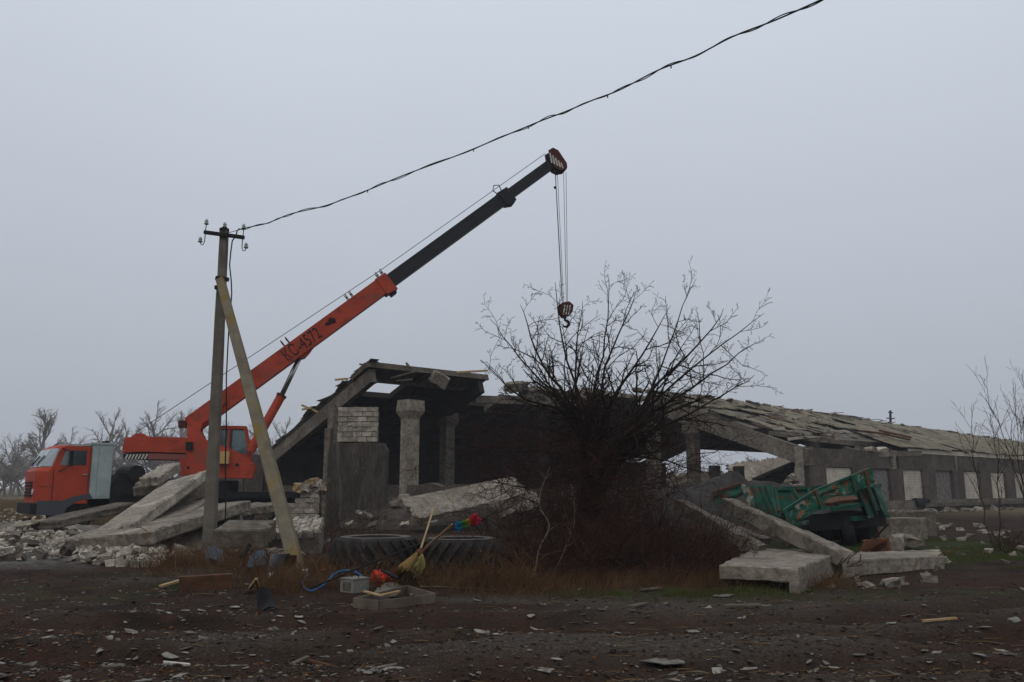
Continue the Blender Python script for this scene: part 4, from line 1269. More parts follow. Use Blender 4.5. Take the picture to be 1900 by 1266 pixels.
MB().tube([S.w(S.px(u, v, 0)[0], 0, S.px(u, v, 0)[1]) for u, v in hkp], [.06, .06, .075, .08, .07, .05, .02], 8).build('hook', BLACK, crane, True)
# ------------------------------------------------------------------ utility pole with raking strut
pb = G(388, 1024)
pole = thing('utility_pole', 'grey concrete utility pole with raking strut and empty insulator crossarm', 'utility pole', (pb.x, pb.y, gzf(pb.x, pb.y)))
PY = pb.y
ptop = P(416, 429, PY)
pbase = Vector((pb.x, pb.y, -.3))
def tapered(a, b, w0, h0, w1, h1, seg=14, seed=1, up=Vector((0, -1, 0))):
    rg = random.Random(seed)
    a, b = Vector(a), Vector(b)
    d = (b - a).normalized()
    sx = d.cross(up).normalized()
    uz = sx.cross(d)
    mb = MB()
    vs_ = []
    for i in range(seg + 1):
        t = i / seg
        c = a.lerp(b, t)
        w, h = w0 + (w1 - w0) * t, h0 + (h1 - h0) * t
        ch = .18
        for x, y in ((-1, -1 + ch), (-1 + ch, -1), (1 - ch, -1), (1, -1 + ch), (1, 1 - ch), (1 - ch, 1), (-1 + ch, 1), (-1, 1 - ch)):
            vs_.append(c + sx * (x * w / 2 + rg.gauss(0, .003)) + uz * (y * h / 2 + rg.gauss(0, .003)))
    fs_ = [tuple(range(7, -1, -1)), tuple(seg * 8 + j for j in range(8))]
    for i in range(seg):
        fs_ += [(i * 8 + j, i * 8 + (j + 1) % 8, (i + 1) * 8 + (j + 1) % 8, (i + 1) * 8 + j) for j in range(8)]
    return mb.add(vs_, fs_)
tapered(pbase, ptop, .285, .24, .185, .165).build('post', POLEC, pole)
sb_ = G(561, 1060)
st_top = P(409, 520, PY - .25)
tapered((sb_.x, sb_.y, -.25), st_top, .26, .22, .19, .17, 14, 2).build('strut', POLEY, pole)
for u0, v0, u1, v1 in ((401, 516, 424, 519), (399, 534, 409, 533)):
    MB().beam(P(u0, v0, PY - .2), P(u1, v1, PY - .2), .1, .09).build('clamp', BLACK, pole)
MB().beam(P(400, 517, PY + .15), P(424, 519, PY + .15), .06, .08).build('clamp', BLACK, pole)
cl, cr = P(379, 431, PY - .12), P(453, 441, PY - .12)
MB().beam(cl, cr, .09, .085).build('crossarm', BLACK, pole)
MB().lathe([(.001, -.02), (.12, -.02), (.12, .06), (.04, .1), (.001, .1)], ptop, (0, 0, 1), 10).build('cap', BLACK, pole)
def insulator(pts, top):
    top = Vector(top)
    ins = MB().lathe([(.001, .13), (.03, .125), (.035, .09), (.055, .07), (.028, .05), (.06, .015), (.05, -.01), (.001, -.01)], top, (0, 0, 1), 12).build('insulator', GLASSI, pole, True)
    MB().tube(pts + [top], .011, 6).build('pin', BLACK, ins)
Yc = PY - .12
insulator([P(380, 432, Yc), P(382, 424, Yc)], P(383, 416, Yc))
insulator([ptop + Vector((0, 0, .04)), ptop + Vector((0, 0, .07))], P(417, 422, PY))
insulator([P(451, 441, Yc), P(451.5, 432, Yc)], P(452, 425, Yc))
insulator([P(381, 434, Yc), P(379.5, 449, Yc), P(376, 455, Yc), P(373, 454, Yc)], P(371.5, 449, Yc))
insulator([P(450, 442, Yc), P(449, 461, Yc), P(451, 466, Yc), P(455, 465, Yc)], P(456.5, 460, Yc))
# drop cable hanging beside the post
dc = [(440, 428), (438, 438), (431, 447), (428, 470), (426, 492), (429, 520), (430, 545), (428, 570), (424, 620), (420, 700), (420, 780), (418, 860), (419, 930), (417, 1005)]
MB().tube([P(u, v, PY - .35 + .02 * i) for i, (u, v) in enumerate(dc)], .016, 6).build('drop_cable', CABLE, pole)
MB().tube([P(420, 433, PY - .1), P(432, 430, PY - .15), P(452, 424, Yc)], .008, 5).build('tie_wire', CABLE, pole)
# overhead bundled cable that runs off above the camera's right
oc_px = [(440, 428), (452, 424), (490, 416), (510, 409), (540, 397), (600, 383), (640, 369), (690, 350), (750, 325), (850, 288), (925, 257), (1000, 226), (1050, 207), (1100, 186), (1150, 167), (1220, 131), (1290, 104), (1360, 68), (1440, 37), (1530, -3), (1640, -52), (1760, -108)]
oc = []
for i, (u, v) in enumerate(oc_px):
    t = (u - 440) / (1760 - 440)
    oc.append(P(u, v, PY - .15 + (9.0 - PY) * t))
oh = thing('overhead_cable', 'black twisted overhead cable crossing the grey sky from the pole', 'cable', oc[0])
def smooth_pts(pts, k):
    out = []
    n = len(pts)
    for i in range(n - 1):
        p0, p1, p2, p3 = pts[max(i - 1, 0)], pts[i], pts[i + 1], pts[min(i + 2, n - 1)]
        for j in range(k):
            t = j / k
            out.append(0.5 * ((2 * p1) + (p2 - p0) * t + (2 * p0 - 5 * p1 + 4 * p2 - p3) * t * t + (3 * p1 - p0 - 3 * p2 + p3) * t ** 3))
    out.append(pts[-1])
    return out
ocs = smooth_pts(oc, 14)
MB().tube(ocs, .0125, 6).build('carrier_wire', CABLE, oh)
hel = []
for i, p in enumerate(ocs):
    a = i * .33
    hel.append(p + Vector((0, math.cos(a), math.sin(a))) * (.022 + .012 * math.sin(i * .13)))
MB().tube(hel, .0095, 5).build('wrapped_wire', CABLE, oh)
for k in (96, 131, 150, 190, 215):
    p = ocs[min(k, len(ocs) - 2)]
    MB().box(p - Vector((0, 0, .03)), (.02, .02, .06)).build('tie', CABLE, oh)
# far pole behind the barn roof
fp = P(1652, 900, 118)
fpo = thing('far_utility_pole', 'small dark utility pole far behind the barn roof', 'utility pole', (fp.x, fp.y, 0))
t0 = P(1652, 762, 118)
MB().tube([(fp.x, fp.y, -.2), t0], [.22, .16], 6).build('post', CABLE, fpo)
MB().beam(P(1645, 776, 118), P(1660, 777, 118), .12, .14).build('crossarm', CABLE, fpo)
MB().beam(P(1648, 765, 118), P(1657, 766, 118), .12, .12).build('crossarm', CABLE, fpo)

# ------------------------------------------------------------------ slabs and rubble left of the pole
def slab_px(o, ox, oy, L, W, Tt, seed, rough, mat, label, ribs=0.0, chip=.03, name='concrete_slab'):
    return one(slab_mb(o, Vector(ox) - Vector(o), Vector(oy) - Vector(o), L or (Vector(ox) - Vector(o)).length, W or (Vector(oy) - Vector(o)).length, Tt, seed, rough, chip, ribs), name, mat, label, 'concrete slab')
o = P(152, 1000, 20.5)
slab_px(o, P(306, 896, 25.0), P(236, 988, 19.5), None, 1.35, .26, 1, 'we', CONC_FRESH, 'long tilted concrete slab rising towards the cab, left of the pole')
o = P(238, 992, 20.2)
slab_px(o, P(330, 936, 24.5), P(300, 996, 18.6), None, 1.0, .26, 8, 'sw', CONC, 'broad flat slab wedge beneath the long tilted slab')
o = P(284, 985, 19.2)
slab_px(o, P(470, 926, 23.5), P(300, 955, 22.5), 4.3, 2.6, .30, 3, 'e', CONC, 'wide concrete slab resting just behind the utility pole', ribs=.18)
o = P(398, 950, 25)
slab_px(o, P(520, 935, 27), P(410, 940, 27), 2.8, 1.6, .25, 4, 'ws', CONC, 'pale broken slab between the pole and its strut')
o = P(97, 968, 24.0)
slab_px(o, P(255, 932, 26.5), P(110, 956, 25.2), None, 1.0, .24, 5, '', CONC_OLD, 'long narrow concrete beam lying before the truck wheels')
slab_px(P(45, 975, 24.0), P(86, 962, 24.5), P(40, 965, 25.5), None, 1.1, .07, 6, 'ns', SLATE, 'thin curled roofing sheet among bricks left of the beam')
o = P(175, 1015, 19.3)
slab_px(o, P(270, 1030, 18.8), P(190, 1005, 20.5), None, 1.1, .25, 7, 'sew', CONC_OLD, 'dark slab fragment lying flat underneath the slab stack')
o = P(393, 984, 19.0)
one(slab_mb(o, (1, -.03, 0), (.1, 1, .2), 1.15, 1.0, .42, 9, 'e'), 'concrete_block', CONC_OLD, 'grey concrete block on the ground just right of the pole foot', 'concrete block')
one(slab_mb(P(258, 888, 26.5), P(330, 880, 28) - P(258, 930, 25), (.2, 1, .3), 1.9, .6, .3, 14, 'snew'), 'concrete_slab', CONC_FRESH, 'upended broken slab end in front of the crane turret', 'concrete slab')
one(slab_mb(P(250, 905, 27.0), (.9, .3, .12), (-.2, 1, .2), 2.4, 1.2, .3, 16, 'we'), 'concrete_slab', CONC_OLD, 'grey slab lying across the pile below the crane tail', 'concrete slab')
one(chunk_mb(P(335, 915, 26), 1.2, 1.1, .8, 201), 'concrete_chunk', CONC_OLD, 'large broken concrete lump under the crane turret', 'concrete chunk')
# fallen piece of block masonry, courses facing up
o = P(482, 966, 21.0)
mw = thing('fallen_masonry', 'fallen piece of block wall with its courses facing up by the strut', 'wall piece', P(535, 1010, 20.5))
Mx = (P(585, 985, 20.2) - P(480, 990, 20.2)).normalized()
My = Vector((-.12, 1, .28)).normalized()
Mz = Mx.cross(My).normalized()
m0 = P(485, 990, 20.2)
core = MB().hexa([m0 - Mz * .62, m0 + Mx * 1.36 - Mz * .62, m0 + Mx * 1.36 + My * .95 - Mz * .62, m0 + My * .95 - Mz * .62,
                  m0 - Mz * .04, m0 + Mx * 1.36 - Mz * .04, m0 + Mx * 1.36 + My * .95 - Mz * .04, m0 + My * .95 - Mz * .04]).build('mortar_core', MORTAR, mw)
rot = Matrix((Mx, My, Mz)).transposed().to_euler()
for i in range(11):
    j, y = 0, (-.1 if i % 2 else 0)
    while y < .9:
        place('block', rnd.choice(blocks), m0 + Mx * (.065 + .124 * i) + My * (y + .17) + Mz * (rnd.uniform(-.012, .012) - .06), mw, rot, (.108, .30, .16))
        y += .32
# individual bricks of the rubble field
rub_me = []
for k in range(7):
    mb = chunk_mb((0, 0, 0), 1, 1, 1, 500 + k, jit=.16 if k < 4 else .5, rot=(.0001, 0, 0), sub=0 if k < 4 else 1)
    me_ = bpy.data.meshes.new('rubble_brick')
    me_.from_pydata(mb.v, [], mb.f)
    me_.update()
    me_.materials.append({3: CONC_OLD, 5: CONC_FRESH, 6: MORTAR_D}.get(k, BRICKW))
    rub_me.append(me_)
rg = random.Random(12)
n_r = 0
rest_r = MB()
def pile_h(x, y):                                   # height of the rubble field left of the slabs
    return 0.0
for k in range(1500):
    u = rg.uniform(-40, 300) if k % 5 else rg.uniform(-40, 600)
    v = rg.triangular(955, 1050, 1000)
    if u > 150:
        v = rg.uniform(1000, 1048)
        if u > 300 and rg.random() < .8: continue
    if u < 40: v = rg.uniform(948, 1045)
    g = G(u, v)
    lay = rg.random() ** 2 * (.34 if u < 150 else .12)
    c = Vector((g.x, g.y, gzf(g.x, g.y) + .05 + lay))
    s_ = rg.choice((1, 1, .8, .6, .5, 1.3))
    size = (.25 * s_, .13 * rg.uniform(.7, 1.1), .10 * rg.uniform(.7, 1.1)) if rg.random() < .65 else (.2 * s_, .2 * s_, .14 * s_)
    rot = (rg.gauss(0, .35), rg.gauss(0, .35), rg.random() * 6.28)
    me_ = rg.choice(rub_me)
    if n_r < 290 and s_ > .7 and 0 < u:
        tag(place('rubble_brick', me_, c, None, rot, size), 'broken white brick in the rubble field left of the slabs', 'brick', 'bricks of the rubble field')
        n_r += 1
    else:
        f_ = rg.uniform(.35, .9)
        mm = Matrix.Translation(c) @ (Matrix.Rotation(rot[2], 4, 'Z') @ Matrix.Rotation(rot[0], 4, 'X') @ Matrix.Rotation(rot[1], 4, 'Y')) @ Matrix.Diagonal((size[0] * f_, size[1] * f_, size[2] * f_, 1))
        rest_r.add([mm @ v_.co for v_ in me_.vertices], [tuple(f.vertices) for f in me_.polygons])
tag(rest_r.build('brick_rubble', BRICKW), 'small white brick crumbs spread over the left of the yard', 'rubble', None, 'stuff')
heap('rubble_bank', M('rubble_bank', (.22, .2, .18), (.08, .072, .064), 3.5, .97, .9, 10), 'low bank of crushed brick left of the slab stack', 'debris heap', G(20, 1000).x - 1, G(20, 1000).y + 2, 6.5, 3.6, .42, 44, 0.1, .5)
heap('rubble_bank', M('rubble_bank_b', (.15, .135, .12), (.06, .054, .048), 3.5, .97, .9, 10), 'bank of crumbled mortar beneath the slab stack', 'debris heap', P(300, 1000, 22).x, 22.5, 3.8, 2.6, .6, 46, 0.1, .4)
# two whole brick pieces in front of the stack
def brick_run(px, n, L, label, yaw=0.0):
    g = G(*px)
    r = thing('brick_piece', label, 'brick', (g.x, g.y, gzf(g.x, g.y)))
    for i in range(n):
        me_ = rub_me[i % 4]
        c = g + Vector((math.cos(yaw), math.sin(yaw), 0)) * (L * i) + Vector((0, 0, gzf(g.x, g.y) + .07))
        place('brick', me_, c, r, (0, rnd.gauss(0, .05), yaw + rnd.gauss(0, .1)), (L * .94, .16, .14))
brick_run((207, 1049), 2, .21, 'two mortared white bricks in front of the slab stack')
brick_run((252, 1050), 3, .20, 'row of three white bricks at the edge of the dry weeds', .1)

# ------------------------------------------------------------------ two tractor tyres lying flat
LUG = M('tyre_lug', (.040, .037, .034), (.020, .019, .018), 5, .9, .4, 30)
def tyre(px, R, H, label, hand, seed):
    g = G(*px)
    g = Vector((g.x, g.y + R, 0))
    z0 = gzf(g.x, g.y) - .10
    root = thing('tractor_tyre', label, 'tyre', (g.x, g.y, z0 + .1), 'tractor tyres lying on the ground')
    o = Vector((g.x, g.y, z0))
    r0 = R - .055
    prof = [(.50 * R, .10 * H), (.56 * R, .02 * H), (.80 * R, 0), (r0 - .05, .04 * H), (r0, .14 * H), (r0 + .008, .5 * H), (r0, .86 * H), (r0 - .05, .96 * H), (.80 * R, H), (.56 * R, .98 * H), (.50 * R, .90 * H), (.50 * R, .10 * H)]
    MB().lathe(prof, o, (0, 0, 1), 64).build('carcass', RUBBER, root, True)
    MB().lathe([(.80 * R, H + .004), (.70 * R, H + .012), (.57 * R, .985 * H + .01)], o, (0, 0, 1), 64).build('dust_layer', DUST, root, True)
    n = 22
    for k in range(n):
        for half in (0, 1):
            a0 = 2 * math.pi * (k + .5 * half) / n
            mb = MB()
            seg = 5
            ring_ = []
            for i in range(seg + 1):
                t = i / seg
                z = H * (.5 + (.47 * t - .02 if half else -.47 * t + .02))
                a = a0 + hand * (1 if True else -1) * t * .30
                rr = r0 + (.075 if t < .8 else .045 - .05 * (t - .8) * 4)
                wv = .052 + .02 * t
                for da, r_ in ((-wv, r0 - .03), (-wv * .75, rr), (wv * .75, rr), (wv, r0 - .03)):
                    ring_.append(o + Vector((math.cos(a + da) * r_, math.sin(a + da) * r_, z)))
            fs_ = []
            for i in range(seg):
                fs_ += [(i * 4 + j, i * 4 + j + 1, (i + 1) * 4 + j + 1, (i + 1) * 4 + j) for j in range(3)]
            fs_ += [(0, 1, 2, 3), (seg * 4 + 3, seg * 4 + 2, seg * 4 + 1, seg * 4)]
            mb.add(ring_, fs_)
            mb.build('lug', LUG, root)
tyre((681, 1070), .80, .77, 'dusty black tractor tyre lying flat, the left of two, behind the grey box', -1, 1)
tyre((851, 1071), .76, .73, 'black tractor tyre lying flat next to the broom and the bush', 1, 2)
heap('sweepings', EARTHD, 'dark earth banked up against the two tractor tyres', 'earth heap', G(770, 1062).x, G(770, 1062).y + .3, 1.9, .55, .16, 71, 0, .4)

# ------------------------------------------------------------------ junk in front of the tyres
def gp(u, v, h=0.0):
    g = G(u, v)
    g.z = gzf(g.x, g.y) + h
    return g
g = gp(636, 1096)
bx = thing('meter_box', 'grey metal box lying among weeds under the blue wire', 'box', g)
F = Frame(g, math.radians(-38))
MB().fbox(F, -.01, .28, -.26, .04, g.z + .01, g.z + .20).build('body', GALV, bx)
MB().fbox(F, -.02, .29, -.27, .05, g.z + .20, g.z + .215).build('lid', GALV, bx)
MB().fbox(F, .05, .22, .04, .048, g.z + .04, g.z + .16).build('front_plate', CONC_OLD, bx)
for a in (.1, .28):
    MB().tube([F.w(a * .8, -.1, g.z + .21), F.w(a * .8, -.1, g.z + .27)], .008, 6).build('bolt', BLACK, bx)
pts = [gp(570, 1082, .16), gp(561, 1088, .05), gp(575, 1097, .03), gp(600, 1094, .10), gp(620, 1090, .24), gp(640, 1090, .30), gp(662, 1092, .27), gp(680, 1094, .14), gp(682, 1096, .05)]
one(MB().tube(smooth_pts(pts, 6), .014, 6), 'blue_wire', BLUEC, 'bright blue wire looped over the grey metal box', 'wire')
one(MB().tube([gp(575, 1096, .05), P(700, 1040, 12.6), P(790, 1005, 13.3)], .017, 6), 'steel_rod', BLACK, 'thin black rod leaning from the weeds onto the tyre', 'rod')
# open wooden frame
g = gp(697, 1128)
fr = thing('wooden_tray', 'grey wooden tray lying open on the mud', 'tray', g)
A_, Bq, Cq, Dq = gp(655, 1121), gp(703, 1130), gp(808, 1118), gp(755, 1101)
for a, b_ in ((A_, Bq), (Bq, Cq), (Cq, Dq), (Dq, A_)):
    d = (b_ - a).normalized()
    MB().beam(a + Vector((0, 0, .05)) + d * .02, b_ + Vector((0, 0, .05)) - d * .02, .028, .13).build('board', WOODG, fr)
MB().beam(gp(676, 1108, .115), gp(706, 1120, .12), .05, .02).build('slat', WOODY, fr)
MB().beam(gp(706, 1121, .12), gp(740, 1112, .12), .05, .02).build('slat', WOODY, fr)
MB().hexa([gp(690, 1108, .03), gp(735, 1108, .03), gp(745, 1098, .03), gp(700, 1096, .03), gp(690, 1108, .05), gp(735, 1108, .05), gp(745, 1098, .06), gp(700, 1096, .07)]).build('bottom_board', CONC_OLD, fr)
# timber beam, left
a, b_ = gp(331, 1096), gp(430, 1092)
one(MB().beam(a + Vector((0, 0, .09)), b_ + Vector((0, 0, .11)), .2, .22), 'timber_beam', WOODB, 'short brown timber beam lying at the edge of the weeds', 'timber')
one(MB().beam(gp(298, 1090, .05), gp(340, 1084, .09), .08, .03), 'wood_lath', WOODY, 'thin pale lath pointing at the brown timber beam', 'lath')
# brooms
g = gp(735, 1070)
br = thing('broom', 'straw broom propped on its handle before the tyres', 'broom', g)
hb0, hb1 = P(781, 1018, 12.9), P(805, 943, 13.4)
MB().tube([hb0, hb1], [.017, .013], 8).build('handle', WOODY, br)
def broom_head(pts_w, root, mat, seed):
    rg = random.Random(seed)
    mb = MB()
    for k in range(170):
        off = [Vector((rg.gauss(0, 1), rg.gauss(0, 1), rg.gauss(0, 1))) for _ in range(1)][0]
        q = [Vector(p) + off * w_ * .27 for p, w_ in pts_w]
        mb.tube(q, [.007, .007, .006, .004][:len(q)], 3, False)
    return tag(mb.build('bristles', mat, root), kind='stuff')
broom_head([(P(781, 1020, 12.9), .02), (P(768, 1034, 12.7), .06), (P(750, 1052, 12.5), .10), (gp(732, 1070, .06), .11)], br, BROOM, 1)
MB().tube([P(782, 1019, 12.9), P(774, 1028, 12.8)], [.03, .05], 8).build('binding', WOODB, br)
br2 = thing('broom', 'wide yellow broom head standing against the tyre behind the straw broom', 'broom', gp(772, 1072))
broom_head([(P(782, 1030, 13.1), .03), (P(780, 1045, 13.0), .09), (P(775, 1058, 12.9), .14), (gp(770, 1072, .05), .17)], br2, M('broom_straw_green', (.36, .31, .12), (.22, .19, .07), 12, .9, .4, 60), 2)
MB().tube([gp(752, 1070, .06), gp(881, 1066, .10)], [.016, .014], 8).build('handle', WOODB, br2)
stk = MB().tube([gp(745, 1068, .05), P(780, 1026, 12.6), P(838, 975, 12.9)], [.018, .018, .015], 8)
one(stk, 'spade_handle', WOODB, 'brown wooden shaft crossing in front of both brooms', 'wooden shaft')
one(MB().tube([P(790, 1016, 12.72), P(840, 972, 13.0)], [.014, .012], 8), 'wooden_stick', WOODY, 'pale stick lying along the brown wooden shaft', 'stick')
# orange-red bag
g = gp(708, 1084)
bag = MB()
rg = random.Random(9)
na, nr = 18, 9
vs_, fs_ = [], []
for j in range(nr + 1):
    ph = math.pi * j / nr
    for i in range(na):
        a = 2 * math.pi * i / na
        r = 1 + .3 * (mnoise.noise(Vector((math.cos(a) * 2, math.sin(a) * 2, ph * 2.2))) ) + .12 * math.sin(5 * a + ph * 3)
        vs_.append((g.x + .17 * r * math.sin(ph) * math.cos(a) + .03 * math.cos(ph), g.y + .13 * r * math.sin(ph) * math.sin(a), g.z + .11 - .125 * r * math.cos(ph) + .06 * math.sin(ph) * math.cos(a + 2)))
for j in range(nr):
    for i in range(na):
        i2 = (i + 1) % na
        fs_.append((j * na + i, j * na + i2, (j + 1) * na + i2, (j + 1) * na + i))
bag.add(vs_, fs_)
one(bag, 'plastic_bag', REDBAG, 'crumpled orange red plastic bag beside the straw broom', 'bag')
one(MB().tube([P(707, 1058, 12.3), P(738, 1073, 12.2)], [.02, .03], 6), 'iron_strip', BLACK, 'dark iron strip lying on the orange red bag', 'iron strip')
one(MB().lathe([(.001, .03), (.10, .025), (.16, 0), (.17, .008), (.10, .04), (.001, .045)], gp(728, 1091, .04), (0.1, -.25, 1), 16), 'tin_lid', CONC_OLD, 'flat grey tin lid lying below the orange red bag', 'lid')
# rainbow duster
du = thing('feather_duster', 'rainbow coloured fluffy duster lying on the right tyre', 'duster', P(868, 985, 13.2))
cols = [(.03, .22, .42), (.03, .26, .16), (.10, .30, .05), (.42, .32, .05), (.52, .07, .05), (.55, .03, .07)]
for k, c in enumerate(cols):
    t = k / 5
    p = P(852 + 29 * t, 977 - 12 * t, 13.2)
    m_ = M('duster_fluff_%d' % k, c, tuple(v * .7 for v in c), 20, .95, .6, 60)
    mb = MB()
    rg = random.Random(k)
    r = .05 + (.022 if k in (0, 5) else .008) + (.02 if k == 5 else 0)
    for q in range(160):
        d = Vector((rg.gauss(0, 1), rg.gauss(0, 1), rg.gauss(0, 1))).normalized()
        mb.tube([p, p + d * r * .6, p + d * r * rg.uniform(.85, 1.2)], [.016, .014, .006], 3, False)
    tag(mb.build('fluff', m_, du), kind='stuff')
MB().tube([P(846, 979, 13.2), P(828, 986, 13.15), P(812, 990, 13.1)], .012, 6).build('handle', BLACK, du)
# scrap near the pole foot
def sheet(pts4, th, mat, name, label, cat, bend=.06, seed=1):
    a, b_, c, d = [Vector(p) for p in pts4]
    nrm = (b_ - a).cross(d - a).normalized()
    rg = random.Random(seed)
    mb = MB()
    k = 7
    vs_ = []
    for s_ in (0, 1):
        for i in range(k):
            for j in range(k):
                u, v = i / (k - 1), j / (k - 1)
                p = (a * (1 - u) + b_ * u) * (1 - v) + (d * (1 - u) + c * u) * v
                random_ = mnoise.noise(p * 3 + Vector((seed, 0, 0))) * bend + math.sin(u * 3.1) * bend * .6
                vs_.append(p + nrm * (random_ + s_ * th))
    fs_ = []
    for i in range(k - 1):
        for j in range(k - 1):
            q = (i * k + j, i * k + j + 1, (i + 1) * k + j + 1, (i + 1) * k + j)
            fs_ += [q, tuple(x + k * k for x in reversed(q))]
    rim = [i * k for i in range(k)] + [(k - 1) * k + j for j in range(1, k)] + [i * k + k - 1 for i in range(k - 2, -1, -1)] + [j for j in range(k - 2, 0, -1)]
    for i in range(len(rim)):
        p, q = rim[i], rim[(i + 1) % len(rim)]
        fs_.append((p, q, q + k * k, p + k * k))
    mb.add(vs_, fs_)
    return one(mb, name, mat, label, cat)
sheet((gp(496, 1070, .02), gp(528, 1064, .02), P(536, 1026, 14.6), P(503, 1028, 14.6)), .01, BLUEG, 'metal_sheet', 'blue grey bent metal sheet leaning at the strut foot', 'metal sheet', .05, 3)
sheet((gp(526, 1068, .02), gp(546, 1062, .02), P(549, 1030, 15.0), P(534, 1030, 14.7)), .012, WOODB, 'plywood_piece', 'brown board leaning behind the blue grey metal sheet', 'board', .01, 4)
sheet((gp(455, 1066, .1), gp(492, 1062, .1), gp(492, 1046, .18), gp(462, 1046, .16)), .012, BLUEF, 'plastic_piece', 'faded blue plastic piece among dry weeds left of the metal sheet', 'plastic', .06, 5)
sheet((gp(380, 1050, .08), gp(415, 1054, .06), gp(412, 1040, .18), gp(382, 1036, .2)), .012, BLUEF, 'plastic_piece', 'faded blue crumpled plastic at the foot of the pole', 'plastic', .08, 6)
sheet((gp(474, 1130, .0), gp(517, 1131, .0), P(505, 1102, 10.9), P(478, 1103, 11.0)), .02, CABLE, 'bucket_scrap', 'black crushed bucket on the mud below the weeds', 'scrap', .14, 7)
one(MB().beam(gp(452, 1104, .03), gp(510, 1098, .05), .05, .03), 'wood_strip', WOODB, 'dark wood strip lying behind the black crushed bucket', 'strip')
v_ = thing('wood_splinter', 'pale forked wood splinter standing behind the black bucket', 'wood piece', gp(472, 1096))
MB().beam(gp(464, 1096, .02), P(476, 1074, 12.0), .05, .03, w2=.03).build('prong', WOODY, v_)
MB().beam(gp(480, 1098, .02), P(475, 1074, 12.0), .04, .03, w2=.03).build('prong', WOODY, v_)
one(MB().beam(P(447, 1034, 15.5), P(463, 1010, 15.6), .09, .09), 'iron_profile', BLACK, 'black iron profile sticking out of weeds between pole and strut', 'iron profile')
one(chunk_mb(gp(566, 1066, .05), .09, .09, .07, 303), 'white_cup', WHITE, 'small white plastic cup at the foot of the strut', 'cup')
one(MB().beam(gp(500, 1074, .04), gp(513, 1058, .2), .07, .015), 'white_lath', WHITE, 'short white lath before the blue grey metal sheet', 'lath')
# ------------------------------------------------------------------ bare bushes and trees
def side_dir(d, ang, rg, up=0.25):
    d = d.normalized()
    ref = Vector((rg.gauss(0, 1), rg.gauss(0, 1), rg.gauss(0, 1)))
    x = d.cross(ref).normalized()
    v = d * math.cos(ang) + x * math.sin(ang)
    v.z += up
    return v.normalized()
def wander(p, d, L, seg, rg, wob, up=0.04):
    pts = [Vector(p)]
    d = d.normalized()
    for i in range(seg):
        d = (d + Vector((rg.gauss(0, wob), rg.gauss(0, wob), rg.gauss(0, wob) + up))).normalized()
        pts.append(pts[-1] + d * (L / seg))
    return pts
def along(pts, t):
    k = t * (len(pts) - 1)
    i = min(int(k), len(pts) - 2)
    return pts[i].lerp(pts[i + 1], k - i), (pts[i + 1] - pts[i]).normalized()
def grow(mb, pts, r0, r1, lev, spec, rg):
    k = len(pts)
    mb[min(lev, len(mb) - 1)].tube(pts, [r0 + (r1 - r0) * i / (k - 1) for i in range(k)], 6 if r0 > .03 else (4 if r0 > .009 else 3), False)
    if lev >= len(spec):
        return
    n, lo_, hi_, a0, a1, lf, seg, wob, up = spec[lev]
    L = sum((pts[i + 1] - pts[i]).length for i in range(k - 1))
    for i in range(n):
        t = lo_ + (hi_ - lo_) * (i + rg.random()) / n
        p, d = along(pts, t)
        l = L * lf * (1.15 - .75 * t) * rg.uniform(.6, 1.3)
        r = (r0 + (r1 - r0) * t)
        q = wander(p, side_dir(d, rg.uniform(a0, a1), rg, up), l, seg, rg, wob, .012)
        grow(mb, q, r * .66, max(r * .2, .0036), lev + 1, spec, rg)
# the big bush in the middle
rg = random.Random(33)
bb = G(1092, 1052)
bush = thing('bare_bush', 'big bare many stemmed bush with dark branches before the collapsed barn', 'bush', (bb.x, bb.y + .4, gzf(bb.x, bb.y)))
mbs = [MB(), MB(), MB()]
targets = [(893, 668, .4), (910, 590, -.3), (968, 565, .5), (1030, 525, .2), (1072, 560, .9), (1130, 505, .0), (1180, 540, -.8), (1236, 575, .3), (1290, 515, .3), (1340, 570, -.9), (1405, 585, .4), (1412, 632, -.5), (1400, 695, .3), (1330, 735, -1.0), (985, 655, -1.0)]
for k, (u, v, dy) in enumerate(targets):
    e = P(u, v, bb.y + .5 + dy)
    um = 1100 + (u - 1110) * .22 + rg.uniform(-14, 14)
    c = P(um, 775 + abs(u - 1110) * .12 + rg.uniform(-15, 15), bb.y + .5 + dy * .4)
    a = Vector((bb.x + rg.uniform(-.35, .45), bb.y + .4 + rg.uniform(-.3, .3), -.05))
    m1 = P(1096 + (u - 1110) * .07 + rg.uniform(-10, 10), 905 + rg.uniform(-20, 20), bb.y + .45 + dy * .1)
    m2 = P(1104 + (u - 1110) * .24 + rg.uniform(-16, 16), 772 + abs(u - 1110) * .10 + rg.uniform(-25, 25), bb.y + .5 + dy * .35)
    m3 = m2.lerp(e, .52) + Vector((rg.gauss(0, .10), rg.gauss(0, .12), rg.gauss(0, .08)))
    pts = []
    N_ = 18
    base_pts = smooth_pts([a, m1, m2, m3, e], 8)
    j1, j2 = Vector((rg.gauss(0, .14), rg.gauss(0, .1), 0)), Vector((rg.gauss(0, .14), rg.gauss(0, .1), 0))
    for i in range(N_ + 1):
        t = i / N_
        q = along(base_pts, t)[0]
        q = q + (j1 * math.sin(t * 7 + k) + j2 * math.sin(t * 13 + 2 * k)) * .45 * min(1, 3 * t) * (1 - t * .4)
        pts.append(q + Vector((rg.gauss(0, .014), rg.gauss(0, .014), rg.gauss(0, .014))))
    r0 = rg.uniform(.052, .085)
    grow(mbs, pts, r0, .0045, 0, [(13, .36, .95, .4, 1.15, .30, 7, .17, .0), (8, .15, .95, .5, 1.25, .32, 4, .19, .0), (4, .2, .95, .5, 1.2, .33, 3, .18, .0)], rg)
suck = MB()                                          # thin red suckers springing from the lower stems
